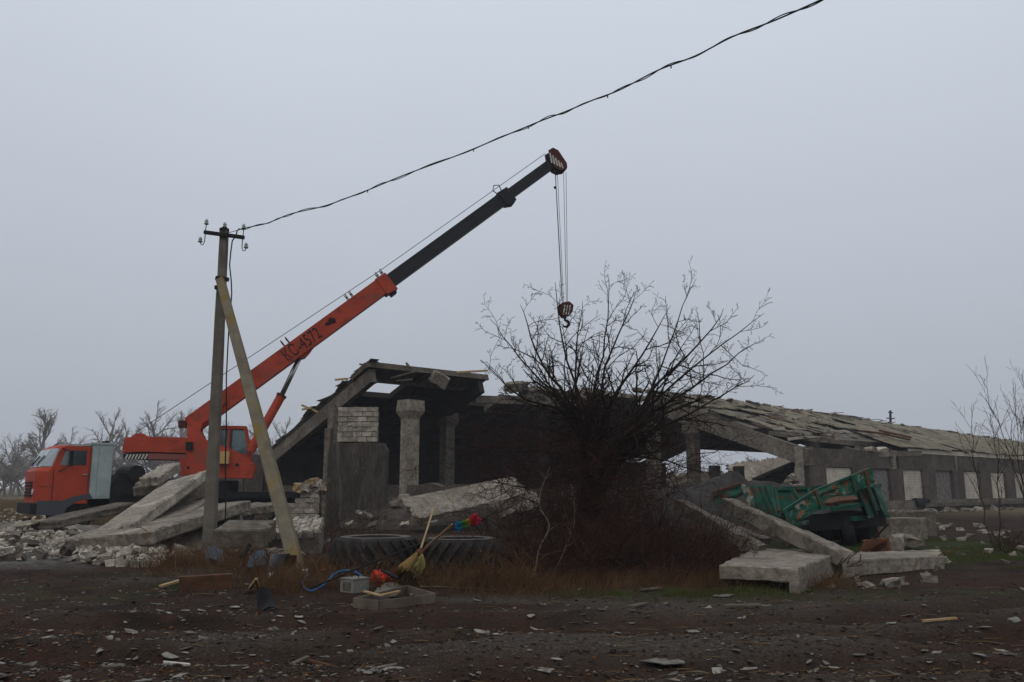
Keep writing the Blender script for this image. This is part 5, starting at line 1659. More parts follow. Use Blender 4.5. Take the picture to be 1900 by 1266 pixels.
for k in range(900):
    z = rg.uniform(.6, 2.7)
    sp_ = .36 + .36 * z
    p = Vector((bb.x + .02 + rg.gauss(0, sp_), bb.y + .45 + rg.gauss(0, .3), z))
    a_ = rg.uniform(0, 6.28)
    d = Vector((math.cos(a_), math.sin(a_) * .8, rg.uniform(-.25, .65)))
    q = wander(p, d, rg.uniform(.5, 2.1), 7, rg, .24, -.035)
    r_ = rg.choice((.004, .005, .007, .011))
    suck.tube(q, [r_ * (1 - .1 * i) for i in range(8)], 3, False)
    for i in range(5):
        p2, d2 = along(q, rg.uniform(.25, .95))
        suck.tube(wander(p2, side_dir(d2, rg.uniform(.4, 1.1), rg, 0), rg.uniform(.15, .5), 3, rg, .2, -.02), [r_ * .6, r_ * .5, r_ * .4, r_ * .25], 3, False)
tag(suck.build('suckers', TWIGR, bush), kind='stuff')
mbs[0].build('stems', BARK, bush, True)
tag(mbs[1].build('branches', BARK, bush), kind='stuff')
tag(mbs[2].build('twigs', BARK, bush), kind='stuff')
# red-brown thicket round its foot
def thicket(name, label, n, area, hmax, mat, seed, lean=.5, r=.006, leaves=0, hfun=None):
    rg = random.Random(seed)
    mb, lf = MB(), MB()
    for k in range(n):
        u, Y = area(rg)
        X = (u - 950) / FPX * Y / .985
        h = hmax * (hfun(u) if hfun else 1) * (.18 + .9 * rg.random() ** 1.9)
        d = Vector((rg.gauss(0, lean), rg.gauss(0, lean), 1)).normalized()
        if rg.random() < .25:
            d = Vector((rg.gauss(0, 1), rg.gauss(0, .7), .35)).normalized()
        q = wander((X, Y, -.03), d, h, 6, rg, .26, -.01)
        rr = r * (rg.uniform(.6, 1.4) if rg.random() < .9 else 2.3)
        mb.tube(q, [rr, rr * .9, rr * .8, rr * .7, rr * .55, rr * .4, rr * .25], 3, False)
        for i in range(rg.choice((3, 4, 6))):
            p, dd = along(q, rg.uniform(.2, .95))
            w = wander(p, side_dir(dd, rg.uniform(.4, 1.2), rg, 0), h * rg.uniform(.12, .4), 3, rg, .2, -.02)
            mb.tube(w, [rr * .5, rr * .4, rr * .3, rr * .18], 3, False)
        if leaves and rg.random() < leaves:
            p, dd = along(q, rg.uniform(.2, .95))
            for i in range(3):
                c = p + Vector((rg.gauss(0, .04), rg.gauss(0, .04), rg.gauss(0, .04)))
                e1 = Vector((rg.gauss(0, 1), rg.gauss(0, 1), rg.gauss(0, 1))).normalized() * rg.uniform(.012, .03)
                e2 = e1.cross(Vector((rg.gauss(0, 1), rg.gauss(0, 1), 1))).normalized() * .012
                lf.add([c - e1, c + e2, c + e1, c - e2], [(0, 1, 2, 3)])
    root = thing(name, label, 'bush', ((mb.v[0][0]), mb.v[0][1], 0))
    tag(mb.build('twigs', mat, root), kind='stuff')
    if leaves:
        tag(lf.build('leaves', LEAFO, root), kind='stuff')
thicket('thorn_thicket', 'dense red brown thorny tangle around the foot of the bare bush', 2100,
        lambda rg: (lambda u: (u, rg.uniform(15.4 if u < 985 else 13.9, 17.2)))(max(885, min(1345, rg.gauss(1110, 120)))), 3.1, TWIGR, 5, .95, .0075, .07,
        lambda u: (.3 + .7 * max(0, min(1, fbm1(u / 45.0, 3.3, 4) * 1.1))) * max(.3, 1 - (abs(u - 1105) / 290) ** 2 * .7))
thicket('thorn_thicket', 'red brown thicket spreading over the ground right of the bare bush', 1300,
        lambda rg: (rg.uniform(1120, 1345), rg.uniform(14.5, 18.0)), 1.25, TWIGR, 6, .7, .0065, .03)
thicket('weed_stalks', 'tall thin weed stalks in front of the plastered pillar', 70,
        lambda rg: (rg.uniform(600, 730), rg.uniform(19, 24)), 3.0, BARK, 8, .18, .006, .8)
thicket('dry_stalks', 'scraggly rust brown dry stalks between the pole and its strut', 420,
        lambda rg: (rg.gauss(440, 75), rg.uniform(14.6, 17.5)), .85, DRYG, 18, .6, .0045, .25)
thicket('dry_stalks', 'scraggly dry stalks growing in front of the tractor tyres', 260,
        lambda rg: (rg.gauss(690, 90), rg.uniform(12.9, 13.6)), .75, DRYG, 19, .5, .0045, .2)
thicket('dry_stalks', 'scraggly dry stalks between the right tyre and the thicket', 260,
        lambda rg: (rg.gauss(930, 45), rg.uniform(12.6, 14.0)), .9, DRYG, 20, .5, .0045, .3)
# bare shrubs at the right edge
def shrub(name, label, px, Y, tops, seed, mat=BARK, r=.03):
    rg = random.Random(seed)
    b = P(px[0], px[1], Y)
    b.z = 0
    root = thing(name, label, 'shrub', (b.x, b.y, 0))
    m = [MB(), MB(), MB()]
    for u, v in tops:
        e = P(u, v, Y + rg.uniform(-.8, .8))
        a = b + Vector((rg.uniform(-.5, .5), rg.uniform(-.4, .4), 0))
        c = a.lerp(e, .5) + Vector((rg.gauss(0, .12) + (b.x - e.x) * -.12, rg.gauss(0, .2), .1))
        pts = [a * (1 - t) ** 2 + c * 2 * t * (1 - t) + e * t * t + Vector((rg.gauss(0, .025), rg.gauss(0, .025), 0)) for t in [i / 11 for i in range(12)]]
        rr = r * rg.uniform(.6, 1.2)
        grow(m, pts, rr, .005, 0, [(9, .25, .95, .25, .7, .34, 6, .09, .3), (5, .2, .95, .35, .9, .4, 4, .1, .15)], rg)
    m[0].build('stems', mat, root, True)
    tag(m[1].build('branches', mat, root), kind='stuff')
    tag(m[2].build('twigs', mat, root), kind='stuff')
TWIGS = M('twig_grey_brown', (.06, .046, .038), (.034, .026, .022), 2, .95, 0, fine=0)
shrub('bare_shrub', 'tall thin bare shrub at the right edge before the barn wall', (1893, 985), 20.0, [(1818, 695), (1803, 750), (1838, 765)], 71, TWIGS, .022)
shrub('bare_shrub', 'dense upright bare shrub cut by the right edge of the view', (1930, 985), 21.0, [(1885, 712), (1900, 690), (1868, 760), (1920, 700), (1940, 690), (1893, 740), (1960, 720)], 72, TWIGS, .018)
thicket('weed_thicket', 'low brown weeds under the shrubs at the right edge', 260, lambda rg: (rg.uniform(1800, 1960), rg.uniform(19, 23)), .95, TWIGR, 73, .45, .006, .1)
# dead grey branches in front of the thicket
def dead(px_list, r, label, seed, twigs=3):
    rg = random.Random(seed)
    pts = [gp(u, v, h) for u, v, h in px_list]
    pts = smooth_pts(pts, 4)
    root = thing('dead_branch', label, 'branch', (pts[0].x, pts[0].y, 0))
    n = len(pts)
    MB().tube(pts, [r * (1 - .7 * i / (n - 1)) for i in range(n)], 5).build('stem', DEADW, root, True)
    for k in range(twigs):
        p, d = along(pts, rg.uniform(.3, .95))
        q = wander(p, side_dir(d, rg.uniform(.5, 1), rg, .3), rg.uniform(.15, .4), 4, rg, .2)
        MB().tube(q, [r * .45, r * .4, r * .3, r * .2, r * .1], 4).build('side_twig', DEADW, root, True)
dead([(815, 1062, .05), (838, 1058, .25), (865, 1058, .5), (875, 1056, .5), (895, 1058, .25), (930, 1064, .08)], .012, 'thin pale dead branch arching before the right tyre', 1)
dead([(780, 1098, .05), (830, 1092, .04), (880, 1093, .03), (925, 1098, .04)], .014, 'straight grey dead branch lying right of the wooden frame', 2)
dead([(935, 1094, .03), (960, 1078, .1), (975, 1066, .25), (985, 1070, .55)], .014, 'forked grey branch standing up before the thicket', 3, 2)
dead([(860, 1062, .2), (885, 1068, .1), (905, 1066, .12), (928, 1068, .04)], .011, 'curved grey twig lying behind the forked branch', 4)
dead([(990, 1080, .0), (1000, 1075, .5), (1020, 1070, .9), (1000, 1066, 1.3), (1022, 1060, 1.9)], .014, 'tall crooked grey dead stem in front of the bush', 5, 5)
dead([(1020, 1075, .0), (1050, 1068, .5), (1068, 1062, 1.0), (1062, 1060, 1.6)], .013, 'grey dead stem leaning up right of the crooked one', 6, 5)
# distant trees
def far_tree_mesh(seed, h, spread, dens):
    rg = random.Random(seed)
    tr, cr_ = MB(), MB()
    pts = wander((0, 0, -.3), Vector((rg.gauss(0, .06), 0, 1)), h * .62, 6, rg, .07, .05)
    m = [tr, cr_, cr_]
    grow(m, pts, h * .018, h * .007, 0, [(11, .35, 1.0, .35, .95, spread, 6, .14, .22), (10, .2, 1.0, .35, .9, .46, 5, .15, .15), (dens + 3, .15, 1.0, .4, 1.0, .5, 3, .17, .10)], rg)
    out = []
    for mb, nm in ((tr, 'trunk'), (cr_, 'crown')):
        me = bpy.data.meshes.new(nm)
        me.from_pydata(mb.v, [], mb.f)
        me.update()
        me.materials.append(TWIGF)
        out.append(me)
    return out
kinds = [far_tree_mesh(401, 14, .62, 6), far_tree_mesh(402, 14, .55, 6), far_tree_mesh(403, 14, .7, 6), far_tree_mesh(404, 10, .9, 7)]
FT = [(1300, 850, 130, 3, 'low bare tree seen through the barn opening, left of the inner posts'), (1400, 846, 140, 0, 'low bare tree seen through the barn opening above the pale fallen panel'), (78, 757, 175, 0, 'tall bare tree left of the cab roof in the distance'), (200, 752, 180, 1, 'forked bare tree above the grey cabinet of the truck'), (300, 741, 185, 2, 'tallest bare tree above the crane tail'),
      (345, 752, 200, 0, 'bare tree just left of the crane boom foot'), (252, 775, 190, 1, 'thin bare tree above the counterweight'), (450, 772, 200, 2, 'bare tree behind the operator cab'), (520, 770, 210, 1, 'bare tree between the strut and the barn gable'),
      (30, 800, 170, 3, 'low bare tree at the left edge of the view'), (140, 790, 190, 2, 'bare tree behind the truck cab'), (405, 780, 215, 3, 'bare tree behind the concrete pole'), (560, 785, 220, 3, 'low bare tree behind the gable slope')]
for u, v, Y, kd, lb in FT:
    t = P(u, v, Y)
    f_ = t.z / (max(vv.co.z for vv in kinds[kd][1].vertices))
    root = thing('bare_tree', lb, 'tree', (t.x, t.y, 0), 'far bare trees')
    az = (u * 7.3) % 6.28
    for me, nm in zip(kinds[kd], ('trunk', 'crown')):
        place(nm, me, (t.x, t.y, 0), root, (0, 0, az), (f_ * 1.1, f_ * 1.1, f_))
hedge = [(0, 838, 150), (28, 845, 155), (60, 850, 150), (100, 846, 160), (150, 835, 165), (200, 830, 170), (245, 820, 175), (290, 815, 175), (330, 818, 180), (-30, 830, 150), (375, 825, 190), (425, 826, 190), (475, 828, 190), (525, 830, 200), (15, 858, 140), (75, 862, 140), (-20, 850, 145), (45, 842, 160), (85, 838, 165), (120, 840, 165), (175, 828, 170), (222, 822, 175), (268, 812, 180), (310, 808, 185), (350, 815, 190), (400, 822, 190), (450, 822, 195), (500, 828, 195), (550, 832, 200), (5, 826, 175), (60, 822, 180), (115, 818, 185)]
hm_ = [far_tree_mesh(410, 6, 1.1, 5), far_tree_mesh(411, 6, 1.2, 5)]
for k, (u, v, Y) in enumerate(hedge):
    t = P(u, v, Y)
    ms = hm_[k % 2]
    f_ = t.z / max(vv.co.z for vv in ms[1].vertices)
    root = thing('far_shrub', 'grey brown leafless shrub in the hedge along the far field', 'shrub', (t.x, t.y, 0), 'hedge shrubs along the far field')
    for me, nm in zip(ms, ('trunk', 'crown')):
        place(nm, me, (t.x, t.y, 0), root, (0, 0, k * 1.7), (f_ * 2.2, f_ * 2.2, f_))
# ------------------------------------------------------------------ wrecked green trailer
def px_beam(a, b_, Ya, Yb, w, h, name, mat, root):
    return MB().beam(P(*a, Ya), P(*b_, Yb), w, h).build(name, mat, root)
def plate(quad, th, mat, name, root, bend=0.0, seed=1, k=7):
    a, b_, c, d = quad
    nrm = (b_ - a).cross(d - a).normalized()
    mb = MB()
    vs_ = []
    for s_ in (0, 1):
        for i in range(k):
            for j in range(k):
                u, v = i / (k - 1), j / (k - 1)
                p = (a * (1 - u) + b_ * u) * (1 - v) + (d * (1 - u) + c * u) * v
                vs_.append(p + nrm * (bend * mnoise.noise(Vector((u * 3, v * 2, seed * 3.1))) + s_ * th))
    fs_ = []
    for i in range(k - 1):
        for j in range(k - 1):
            q = (i * k + j, i * k + j + 1, (i + 1) * k + j + 1, (i + 1) * k + j)
            fs_ += [q, tuple(x + k * k for x in reversed(q))]
    rim = [i * k for i in range(k)] + [(k - 1) * k + j for j in range(1, k)] + [i * k + k - 1 for i in range(k - 2, -1, -1)] + [j for j in range(k - 2, 0, -1)]
    for i in range(len(rim)):
        p, q = rim[i], rim[(i + 1) % len(rim)]
        fs_.append((p, q, q + k * k, p + k * k))
    mb.add(vs_, fs_)
    return mb.build(name, mat, root)
TY = 22.5
tr = thing('green_trailer', 'wrecked green farm trailer with rusty bent side boards behind the beams', 'trailer', (P(1520, 1000, TY).x, TY, 0))
def q4(*pp): return [P(u, v, Y) for u, v, Y in pp]
# tipped near side board in three bent panels
nb1 = plate(q4((1456, 948, 20.6), (1514, 912, 20.9), (1524, 944, 20.9), (1464, 978, 20.6)), .05, GREENRUST, 'side_board', tr, .10, 1)
nb2 = plate(q4((1514, 911, 20.9), (1582, 884, 21.3), (1586, 912, 21.3), (1524, 930, 20.95)), .05, GREENRUST, 'side_board', tr, .14, 2)
nb3 = plate(q4((1582, 884, 21.3), (1616, 871, 21.6), (1622, 897, 21.6), (1586, 910, 21.3)), .05, GREENRUST, 'side_board', tr, .06, 3)
for (a, b_, Y) in (((1456, 946), (1466, 976), 20.55), ((1513, 909), (1526, 944), 20.85), ((1581, 882), (1588, 912), 21.25), ((1606, 872), (1611, 900), 21.5)):
    px_beam(a, b_, Y, Y, .09, .09, 'stake', GREEN, tr)
px_beam((1455, 947), (1514, 910), 20.6, 20.9, .07, .06, 'top_rail', GREEN, tr)
px_beam((1514, 910), (1615, 870), 20.9, 21.6, .07, .06, 'top_rail', GREEN, tr)
px_beam((1462, 978), (1500, 969), 20.6, 20.8, .07, .08, 'bottom_rail', GREEN, tr)
# tail end, right
plate(q4((1596, 905, 21.8), (1632, 900, 23.2), (1646, 955, 23.2), (1612, 962, 21.8)), .05, GREEN, 'tail_board', tr, .06, 4)
for a, b_ in (((1598, 905), (1620, 958)), ((1606, 903), (1626, 956)), ((1590, 908), (1604, 950)), ((1618, 902), (1640, 955))):
    px_beam(a, b_, 21.9, 22.3, .07, .09, 'tail_post', GREEN, tr)
px_beam((1584, 906), (1634, 900), 21.7, 23.2, .07, .08, 'tail_rail', GREEN, tr)
px_beam((1580, 963), (1648, 957), 21.7, 23.0, .10, .11, 'tail_rail', GREEN, tr)
# floor seen between the boards
plate(q4((1530, 940, 21.4), (1600, 932, 22.2), (1585, 925, 23.6), (1536, 928, 23.2)), .08, RUST, 'floor_plate', tr, .05, 5)
px_beam((1543, 945), (1606, 936), 21.4, 22.0, .08, .10, 'cross_member', GREEN, tr)
px_beam((1528, 925), (1560, 940), 22.6, 21.6, .06, .07, 'cross_member', GREEN, tr)
# far side board with ribs
plate(q4((1408, 906, 24.2), (1600, 901, 25.2), (1600, 945, 25.0), (1410, 965, 23.8)), .05, GREEN, 'far_side_board', tr, .08, 6)
px_beam((1406, 908), (1600, 902), 24.1, 25.1, .09, .10, 'far_rail', GREEN, tr)
for u in (1432, 1438, 1470, 1500, 1540):
    px_beam((u, 908), (u + 8 + (16 if u == 1470 else 0), 950), 24.0, 23.7, .08, .10, 'rib', GREEN, tr)
# front end, left, folded
plate(q4((1394, 902, 23.2), (1436, 900, 23.8), (1440, 972, 23.3), (1410, 980, 22.6)), .05, GREEN, 'front_board', tr, .1, 7)
for u in (1396, 1410, 1420):
    px_beam((u, 904), (u + 22, 962), 22.9, 22.7, .08, .09, 'front_post', GREEN, tr)
plate(q4((1322, 914, 24.0), (1376, 897, 24.6), (1378, 918, 24.6), (1330, 940, 24.0)), .05, GREEN, 'drawbar_plate', tr, .12, 8)
plate(q4((1376, 898, 24.6), (1398, 910, 23.6), (1396, 950, 23.4), (1378, 918, 24.5)), .05, GREENRUST, 'drawbar_plate', tr, .08, 9)
px_beam((1322, 914), (1376, 897), 24.0, 24.6, .06, .06, 'drawbar_rail', RUST, tr)
px_beam((1360, 930), (1470, 985), 23.2, 21.8, .14, .16, 'frame_rail', BLACK, tr)
px_beam((1440, 985), (1600, 972), 21.6, 22.4, .16, .18, 'frame_rail', BLACK, tr)
px_beam((1450, 965), (1590, 958), 22.6, 23.6, .16, .18, 'frame_rail', BLACK, tr)
MB().beam(P(1480, 968, 22.2), P(1610, 960, 23.0), 1.3, .42).build('underbody', BLACK, tr)
MB().beam(P(1500, 985, 23.0), P(1604, 978, 23.6), 1.0, .5).build('under_shade_box', BLACK, tr)  # dark box added to fill in the black shade under the trailer
def wheel_at(u, v, Y, r, w, axis, root):
    o = P(u, v, Y)
    h = w / 2
    tw = MB().lathe([(r * .55, h * .8), (r * .62, h), (r * .88, h), (r, h * .65), (r * 1.01, 0), (r, -h * .65), (r * .88, -h), (r * .62, -h), (r * .55, -h * .8), (r * .55, h * .8)], o, axis, 26).build('wheel', BLACK, root, True)
    MB().lathe([(.001, h * .5), (r * .3, h * .55), (r * .5, h * .4), (r * .57, h * .75), (r * .56, -h * .6), (.001, -h * .6)], o, axis, 20).build('rim', BLACK, tw, True)  # tyre and rim both black: shade under the trailer put into the colour
wheel_at(1570, 985, 22.2, .44, .3, (1, -.25, .15), tr)
wheel_at(1530, 984, 22.4, .44, .3, (1, -.3, .1), tr)
wheel_at(1500, 985, 22.8, .44, .3, (1, -.2, .1), tr)
wheel_at(1598, 978, 23.0, .44, .3, (1, -.2, .12), tr)
# ------------------------------------------------------------------ concrete in front of the trailer
def cbeam(a, b_, w, h, mat, name, label, seed, cat='concrete beam'):
    rg = random.Random(seed)
    a, b_ = Vector(a), Vector(b_)
    d = b_ - a
    L = d.length
    d.normalize()
    sx = d.cross(Vector((0, 0, 1))).normalized()
    uz = sx.cross(d)
    k = max(8, int(L / .16))
    vs_, fs_ = [], []
    for i in range(k + 1):
        c = a + d * L * i / k
        for x, y in ((-1, -.8), (-.8, -1), (.8, -1), (1, -.8), (1, .82), (.82, 1), (-.82, 1), (-1, .82)):
            j = .014 if rg.random() < .7 else .05
            vs_.append(c + sx * (x * w / 2 + rg.uniform(-j, j * .3) * math.copysign(1, x)) + uz * (y * h / 2 + rg.uniform(-j, j * .3) * math.copysign(1, y)) + d * (rg.uniform(-.1, .1) if i in (0, k) else 0))
    fs_ = [tuple(range(7, -1, -1)), tuple(k * 8 + j for j in range(8))]
    for i in range(k):
        fs_ += [(i * 8 + j, i * 8 + (j + 1) % 8, (i + 1) * 8 + (j + 1) % 8, (i + 1) * 8 + j) for j in range(8)]
    return one(MB().add(vs_, fs_), name, mat, label, cat)
cbeam(P(1352, 938, 17.6), P(1562, 1034, 14.9), .31, .30, CONC, 'concrete_beam', 'long pale concrete beam slanting down in front of the green trailer', 1)
cbeam(P(1262, 938, 17.8), P(1408, 1020, 16.1), .28, .27, CONC_OLD, 'concrete_beam', 'darker concrete beam slanting into the thicket right of the bush', 2)
cbeam(P(1315, 962, 18.6), P(1420, 1004, 17.0), .3, .14, CONC_OLD, 'concrete_beam', 'thin dark beam lying under the long slanting beam', 3)
o = P(1337, 1046, 14.3)
def fslab(px4, z, th, seed, rough, mat, label, ribs=0):
    pts = [G(u, v, z) for u, v in px4]
    ex = (pts[1] - pts[0])
    ey = (pts[3] - pts[0])
    return pts
# front slab: a ribbed floor slab with a broken near edge
pts = [G(u, v, .33) for u, v in ((1334, 1049), (1481, 1055), (1558, 1024), (1402, 1016))]
def poly_slab(pts, th, mat, label, name, cat, seed, chip=.02, amp=.012, rim=None):
    rg = random.Random(seed)
    n = len(pts)
    ol = []
    for i in range(n):
        a, b_ = pts[i], pts[(i + 1) % n]
        L = (b_ - a).length
        k = max(5, int(L / .2))
        nn_ = Vector((-(b_ - a).y, (b_ - a).x, 0)).normalized()
        for j in range(k):
            ol.append(a.lerp(b_, j / k) + (nn_ * rg.uniform(-amp, amp) + Vector((0, 0, rg.uniform(-.01, .01))) if j else Vector((0, 0, 0))))
    cen = sum(ol, Vector((0, 0, 0))) / len(ol)
    K = len(ol)
    def ring(ins, dz, jz):
        return [p + (cen - p).normalized() * (ins + rg.uniform(0, .008)) + Vector((0, 0, dz + rg.uniform(-jz, jz))) for p in ol]
    # top surface broken into an inner ring so that it is not one flat face
    R = [ring(.5, .0, .004), ring(chip, 0, .006), ring(0, -chip, .01), ring(.0, -th * .5, .006), ring(.005, -th * .97, .012), ring(.03, -th, .02)]
    vs_ = [p for r in R for p in r]
    fs_ = [tuple(range(K)), tuple(range(len(R) * K - 1, (len(R) - 1) * K - 1, -1))]
    for j in range(len(R) - 1):
        fs_ += [(j * K + i, (j + 1) * K + i, (j + 1) * K + (i + 1) % K, j * K + (i + 1) % K) for i in range(K)]
    mb = MB().add(vs_, fs_)
    return mb
mb = poly_slab(pts, .2, CONC, '', '', '', 11)
a, b_ = pts[1], pts[2]
inw = (pts[0] - pts[1]).normalized() * .14
mb.hexa([a + Vector((0, 0, -.36)), b_ + Vector((0, 0, -.36)), b_ + inw + Vector((0, 0, -.36)), a + inw + Vector((0, 0, -.36)), a + Vector((0, 0, -.19)), b_ + Vector((0, 0, -.19)), b_ + inw + Vector((0, 0, -.19)), a + inw + Vector((0, 0, -.19))])
a, b_ = pts[0] + (pts[3] - pts[0]) * .3, pts[3]
mb.hexa([a + Vector((.02, 0, -.36)), a + Vector((.18, 0, -.36)), b_ + Vector((.18, 0, -.36)), b_ + Vector((.02, 0, -.36)), a + Vector((.02, 0, -.19)), a + Vector((.18, 0, -.19)), b_ + Vector((.18, 0, -.19)), b_ + Vector((.02, 0, -.19))])
one(mb, 'concrete_slab', CONC, 'pale thick slab with a hollow underside at the right foreground', 'concrete slab')
pts2 = [G(u, v, .30) for u, v in ((1572, 1036), (1748, 1027), (1742, 1021), (1575, 1029))]
mb = poly_slab([G(1562, 1040, .24), G(1750, 1031, .22), G(1742, 1019, .22), G(1572, 1026, .24)], .27, CONC, '', '', '', 12, amp=.03)
one(mb, 'concrete_slab', CONC, 'long flat slab lying behind the chunk on the right', 'concrete slab')
one(chunk_mb(gp(1566, 1062, .14), .42, .35, .34, 601, .5), 'concrete_chunk', CONC_FRESH, 'crumbled lump at the joint of the two right slabs', 'concrete chunk')
one(chunk_mb(gp(1627, 1028, .2), .5, .4, .32, 602, .4), 'concrete_chunk', RUST, 'dark brown lump behind the long flat slab', 'concrete chunk')
one(chunk_mb(gp(1662, 1026, .2), .35, .35, .45, 603, .4), 'concrete_chunk', CONC_FRESH, 'pale upright chunk between two lumps behind the flat slab', 'concrete chunk')
one(chunk_mb(gp(1688, 1018, .22), .6, .4, .22, 604, .25), 'concrete_chunk', CONC, 'flat grey chunk at the right behind the long slab', 'concrete chunk')
one(chunk_mb(gp(1390, 1014, .15), .9, .4, .22, 605, .4), 'concrete_chunk', CONC_FRESH, 'broken pale piece lying under the slanting beam end', 'concrete chunk')
one(chunk_mb(gp(1300, 1040, .1), .5, .35, .25, 606, .5), 'concrete_chunk', CONC_FRESH, 'small white lump in the thicket left of the front slab', 'concrete chunk')
one(chunk_mb(gp(1085, 1022, .2), .45, .3, .18, 607, .5), 'concrete_chunk', CONC_FRESH, 'pale angular piece shining out of the thicket', 'concrete chunk')
# foundation blocks at the wall
def fblock(px, Y, L, W, H, ang, label, mat=CONC):
    o = P(*px, Y)
    o.z = gzf(o.x, o.y) + H
    return one(slab_mb(o, (math.cos(ang), math.sin(ang), 0), (-math.sin(ang), math.cos(ang), 0), L, W, H + .1, int(px[0]), '', .025), 'foundation_block', mat, label, 'concrete block')
fblock((1652, 985), 24.5, 1.15, .6, .62, .10, 'foundation block nearest the trailer tail', CONC)
fblock((1664, 975), 26.6, 1.35, .7, .78, .12, 'taller foundation block behind, next to the dark wall hole', CONC_OLD)
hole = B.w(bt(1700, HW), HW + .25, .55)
one(chunk_mb(hole, 1.7, .3, .5, 610, .4, rot=(BA, 0, 0)), 'hole_shade_lump', BLACK, 'black lump added for the darkness of the hole in the barn wall', 'debris')  # black lump added to paint the darkness inside the hole
one(MB().tube([gp(1612, 1014, .05), P(1648, 972, 19.0)], .022, 6), 'iron_bar', RUST, 'rusty bar stuck slantwise in the grass right of the trailer', 'iron bar')
rg = random.Random(55)
for k in range(46):                                  # loose stones by the wall on the right
    u, v = rg.uniform(1640, 1900), rg.uniform(974, 1045)
    if k < 20: u, v = rg.uniform(1640, 1790), rg.uniform(974, 998)
    s_ = rg.uniform(.08, .24)
    tag(chunk_mb(gp(u, v, s_ * .2), s_ * 1.3, s_, s_ * .6, 650 + k, .5, sub=0).build('loose_stone', CONC_FRESH if k % 3 else CONC_OLD), 'loose pale stone in the grass before the right barn wall', 'stone', 'loose stones by the right wall')
# bent reinforcing bars sticking out of broken ends
def rebar(o, p, d, n, seed, L=.5, spread=.25):
    rg = random.Random(seed)
    for k in range(n):
        q = wander(Vector(p) + Vector((rg.uniform(-spread, spread), rg.uniform(-spread, spread), rg.uniform(-.06, .06))), Vector(d), L * rg.uniform(.5, 1.3), 5, rg, .3, -.03)
        MB().tube(q, .009, 5).build('rebar', RUST, o)
def by_label(t):
    return [x for x in C.objects if str(x.get('label', '')).startswith(t)][0]
rebar(by_label('long tilted concrete slab'), P(160, 1004, 20.4), (-.8, -.5, -.2), 3, 1, .5)
rebar(by_label('wide concrete slab resting'), P(300, 985, 19.3), (-.3, -.6, .3), 3, 2, .4)
rebar(by_label('long pale concrete beam'), P(1352, 930, 17.6), (-.8, .2, .5), 4, 3, .55, .1)
rebar(by_label('darker concrete beam'), P(1262, 936, 17.8), (-.8, .2, .4), 3, 4, .6, .1)
rebar(by_label('pale ribbed slab'), P(782, 965, 28.5), (-.9, -.3, 0), 4, 5, .7)
rebar(by_label('crumbled lump at the joint'), P(1566, 1052, 13.2), (.3, -.6, .4), 4, 6, .35, .12)
rebar(by_label('long flat slab lying'), P(1745, 1030, 15.2), (.8, -.2, .2), 3, 7, .3, .1)
# smaller rubble lying about the wreckage
def rubble(n, pick, label, group, seed, smin, smax, mats):
    rg = random.Random(seed)
    ms = []
    for k in range(6):
        mb = chunk_mb((0, 0, 0), 1, 1, 1, seed + k, .55, (.001, 0, 0), 1)
        me = bpy.data.meshes.new('rubble_chunk')
        me.from_pydata(mb.v, [], mb.f)
        me.update()
        me.materials.append(mats[k % len(mats)])
        ms.append(me)
    for k in range(n):
        p = pick(rg)
        s_ = smin + (smax - smin) * rg.random() ** 2
        tag(place('rubble_chunk', rg.choice(ms), p + Vector((0, 0, s_ * .15)), None, (rg.gauss(0, .4), rg.gauss(0, .4), rg.random() * 6.28), (s_ * rg.uniform(.9, 1.6), s_, s_ * rg.uniform(.45, .8))), label, 'rubble', group)
def bank_pick(rg):
    a, r = rg.random() * 6.28, rg.random() ** .5
    x, y = r * 3.9 * math.cos(a), r * 2.2 * math.sin(a)
    c, s_ = math.cos(-.6), math.sin(-.6)
    X, Y = -4.2 + x * c - y * s_, 33.5 + x * s_ + y * c
    return Vector((X, Y, 1.1 * max(0, 1 - r) ** .8))
rubble(70, bank_pick, 'pale plaster lump on the bank under the gable wall', 'lumps on the gable bank', 2100, .12, .55, (CONC_FRESH, CONC_OLD, BLOCK))
def front_pick(rg):
    g_ = G(rg.uniform(1310, 1770), rg.uniform(1012, 1088))
    return Vector((g_.x, g_.y, gzf(g_.x, g_.y)))
rubble(60, front_pick, 'small concrete lump on the ground around the right slabs', 'lumps around the right slabs', 2200, .05, .22, (CONC, CONC_FRESH, CONC_OLD))
def stack_pick(rg):
    g_ = G(rg.uniform(260, 610), rg.uniform(1000, 1032))
    return Vector((g_.x, g_.y, gzf(g_.x, g_.y)))
rubble(60, stack_pick, 'broken masonry lump between the slab stack and the tyres', 'lumps between stack and tyres', 2300, .08, .32, (BLOCK, CONC_OLD, CONC_FRESH))
def wall_pick(rg):
    p = B.w(rg.uniform(20, 44), HW + rg.uniform(.6, 2.6), 0)
    return Vector((p.x, p.y, gzf(p.x, p.y)))
rubble(60, wall_pick, 'concrete lump at the foot of the right barn wall', 'lumps at the barn wall foot', 2400, .12, .5, (CONC, CONC_FRESH, CONC_OLD))
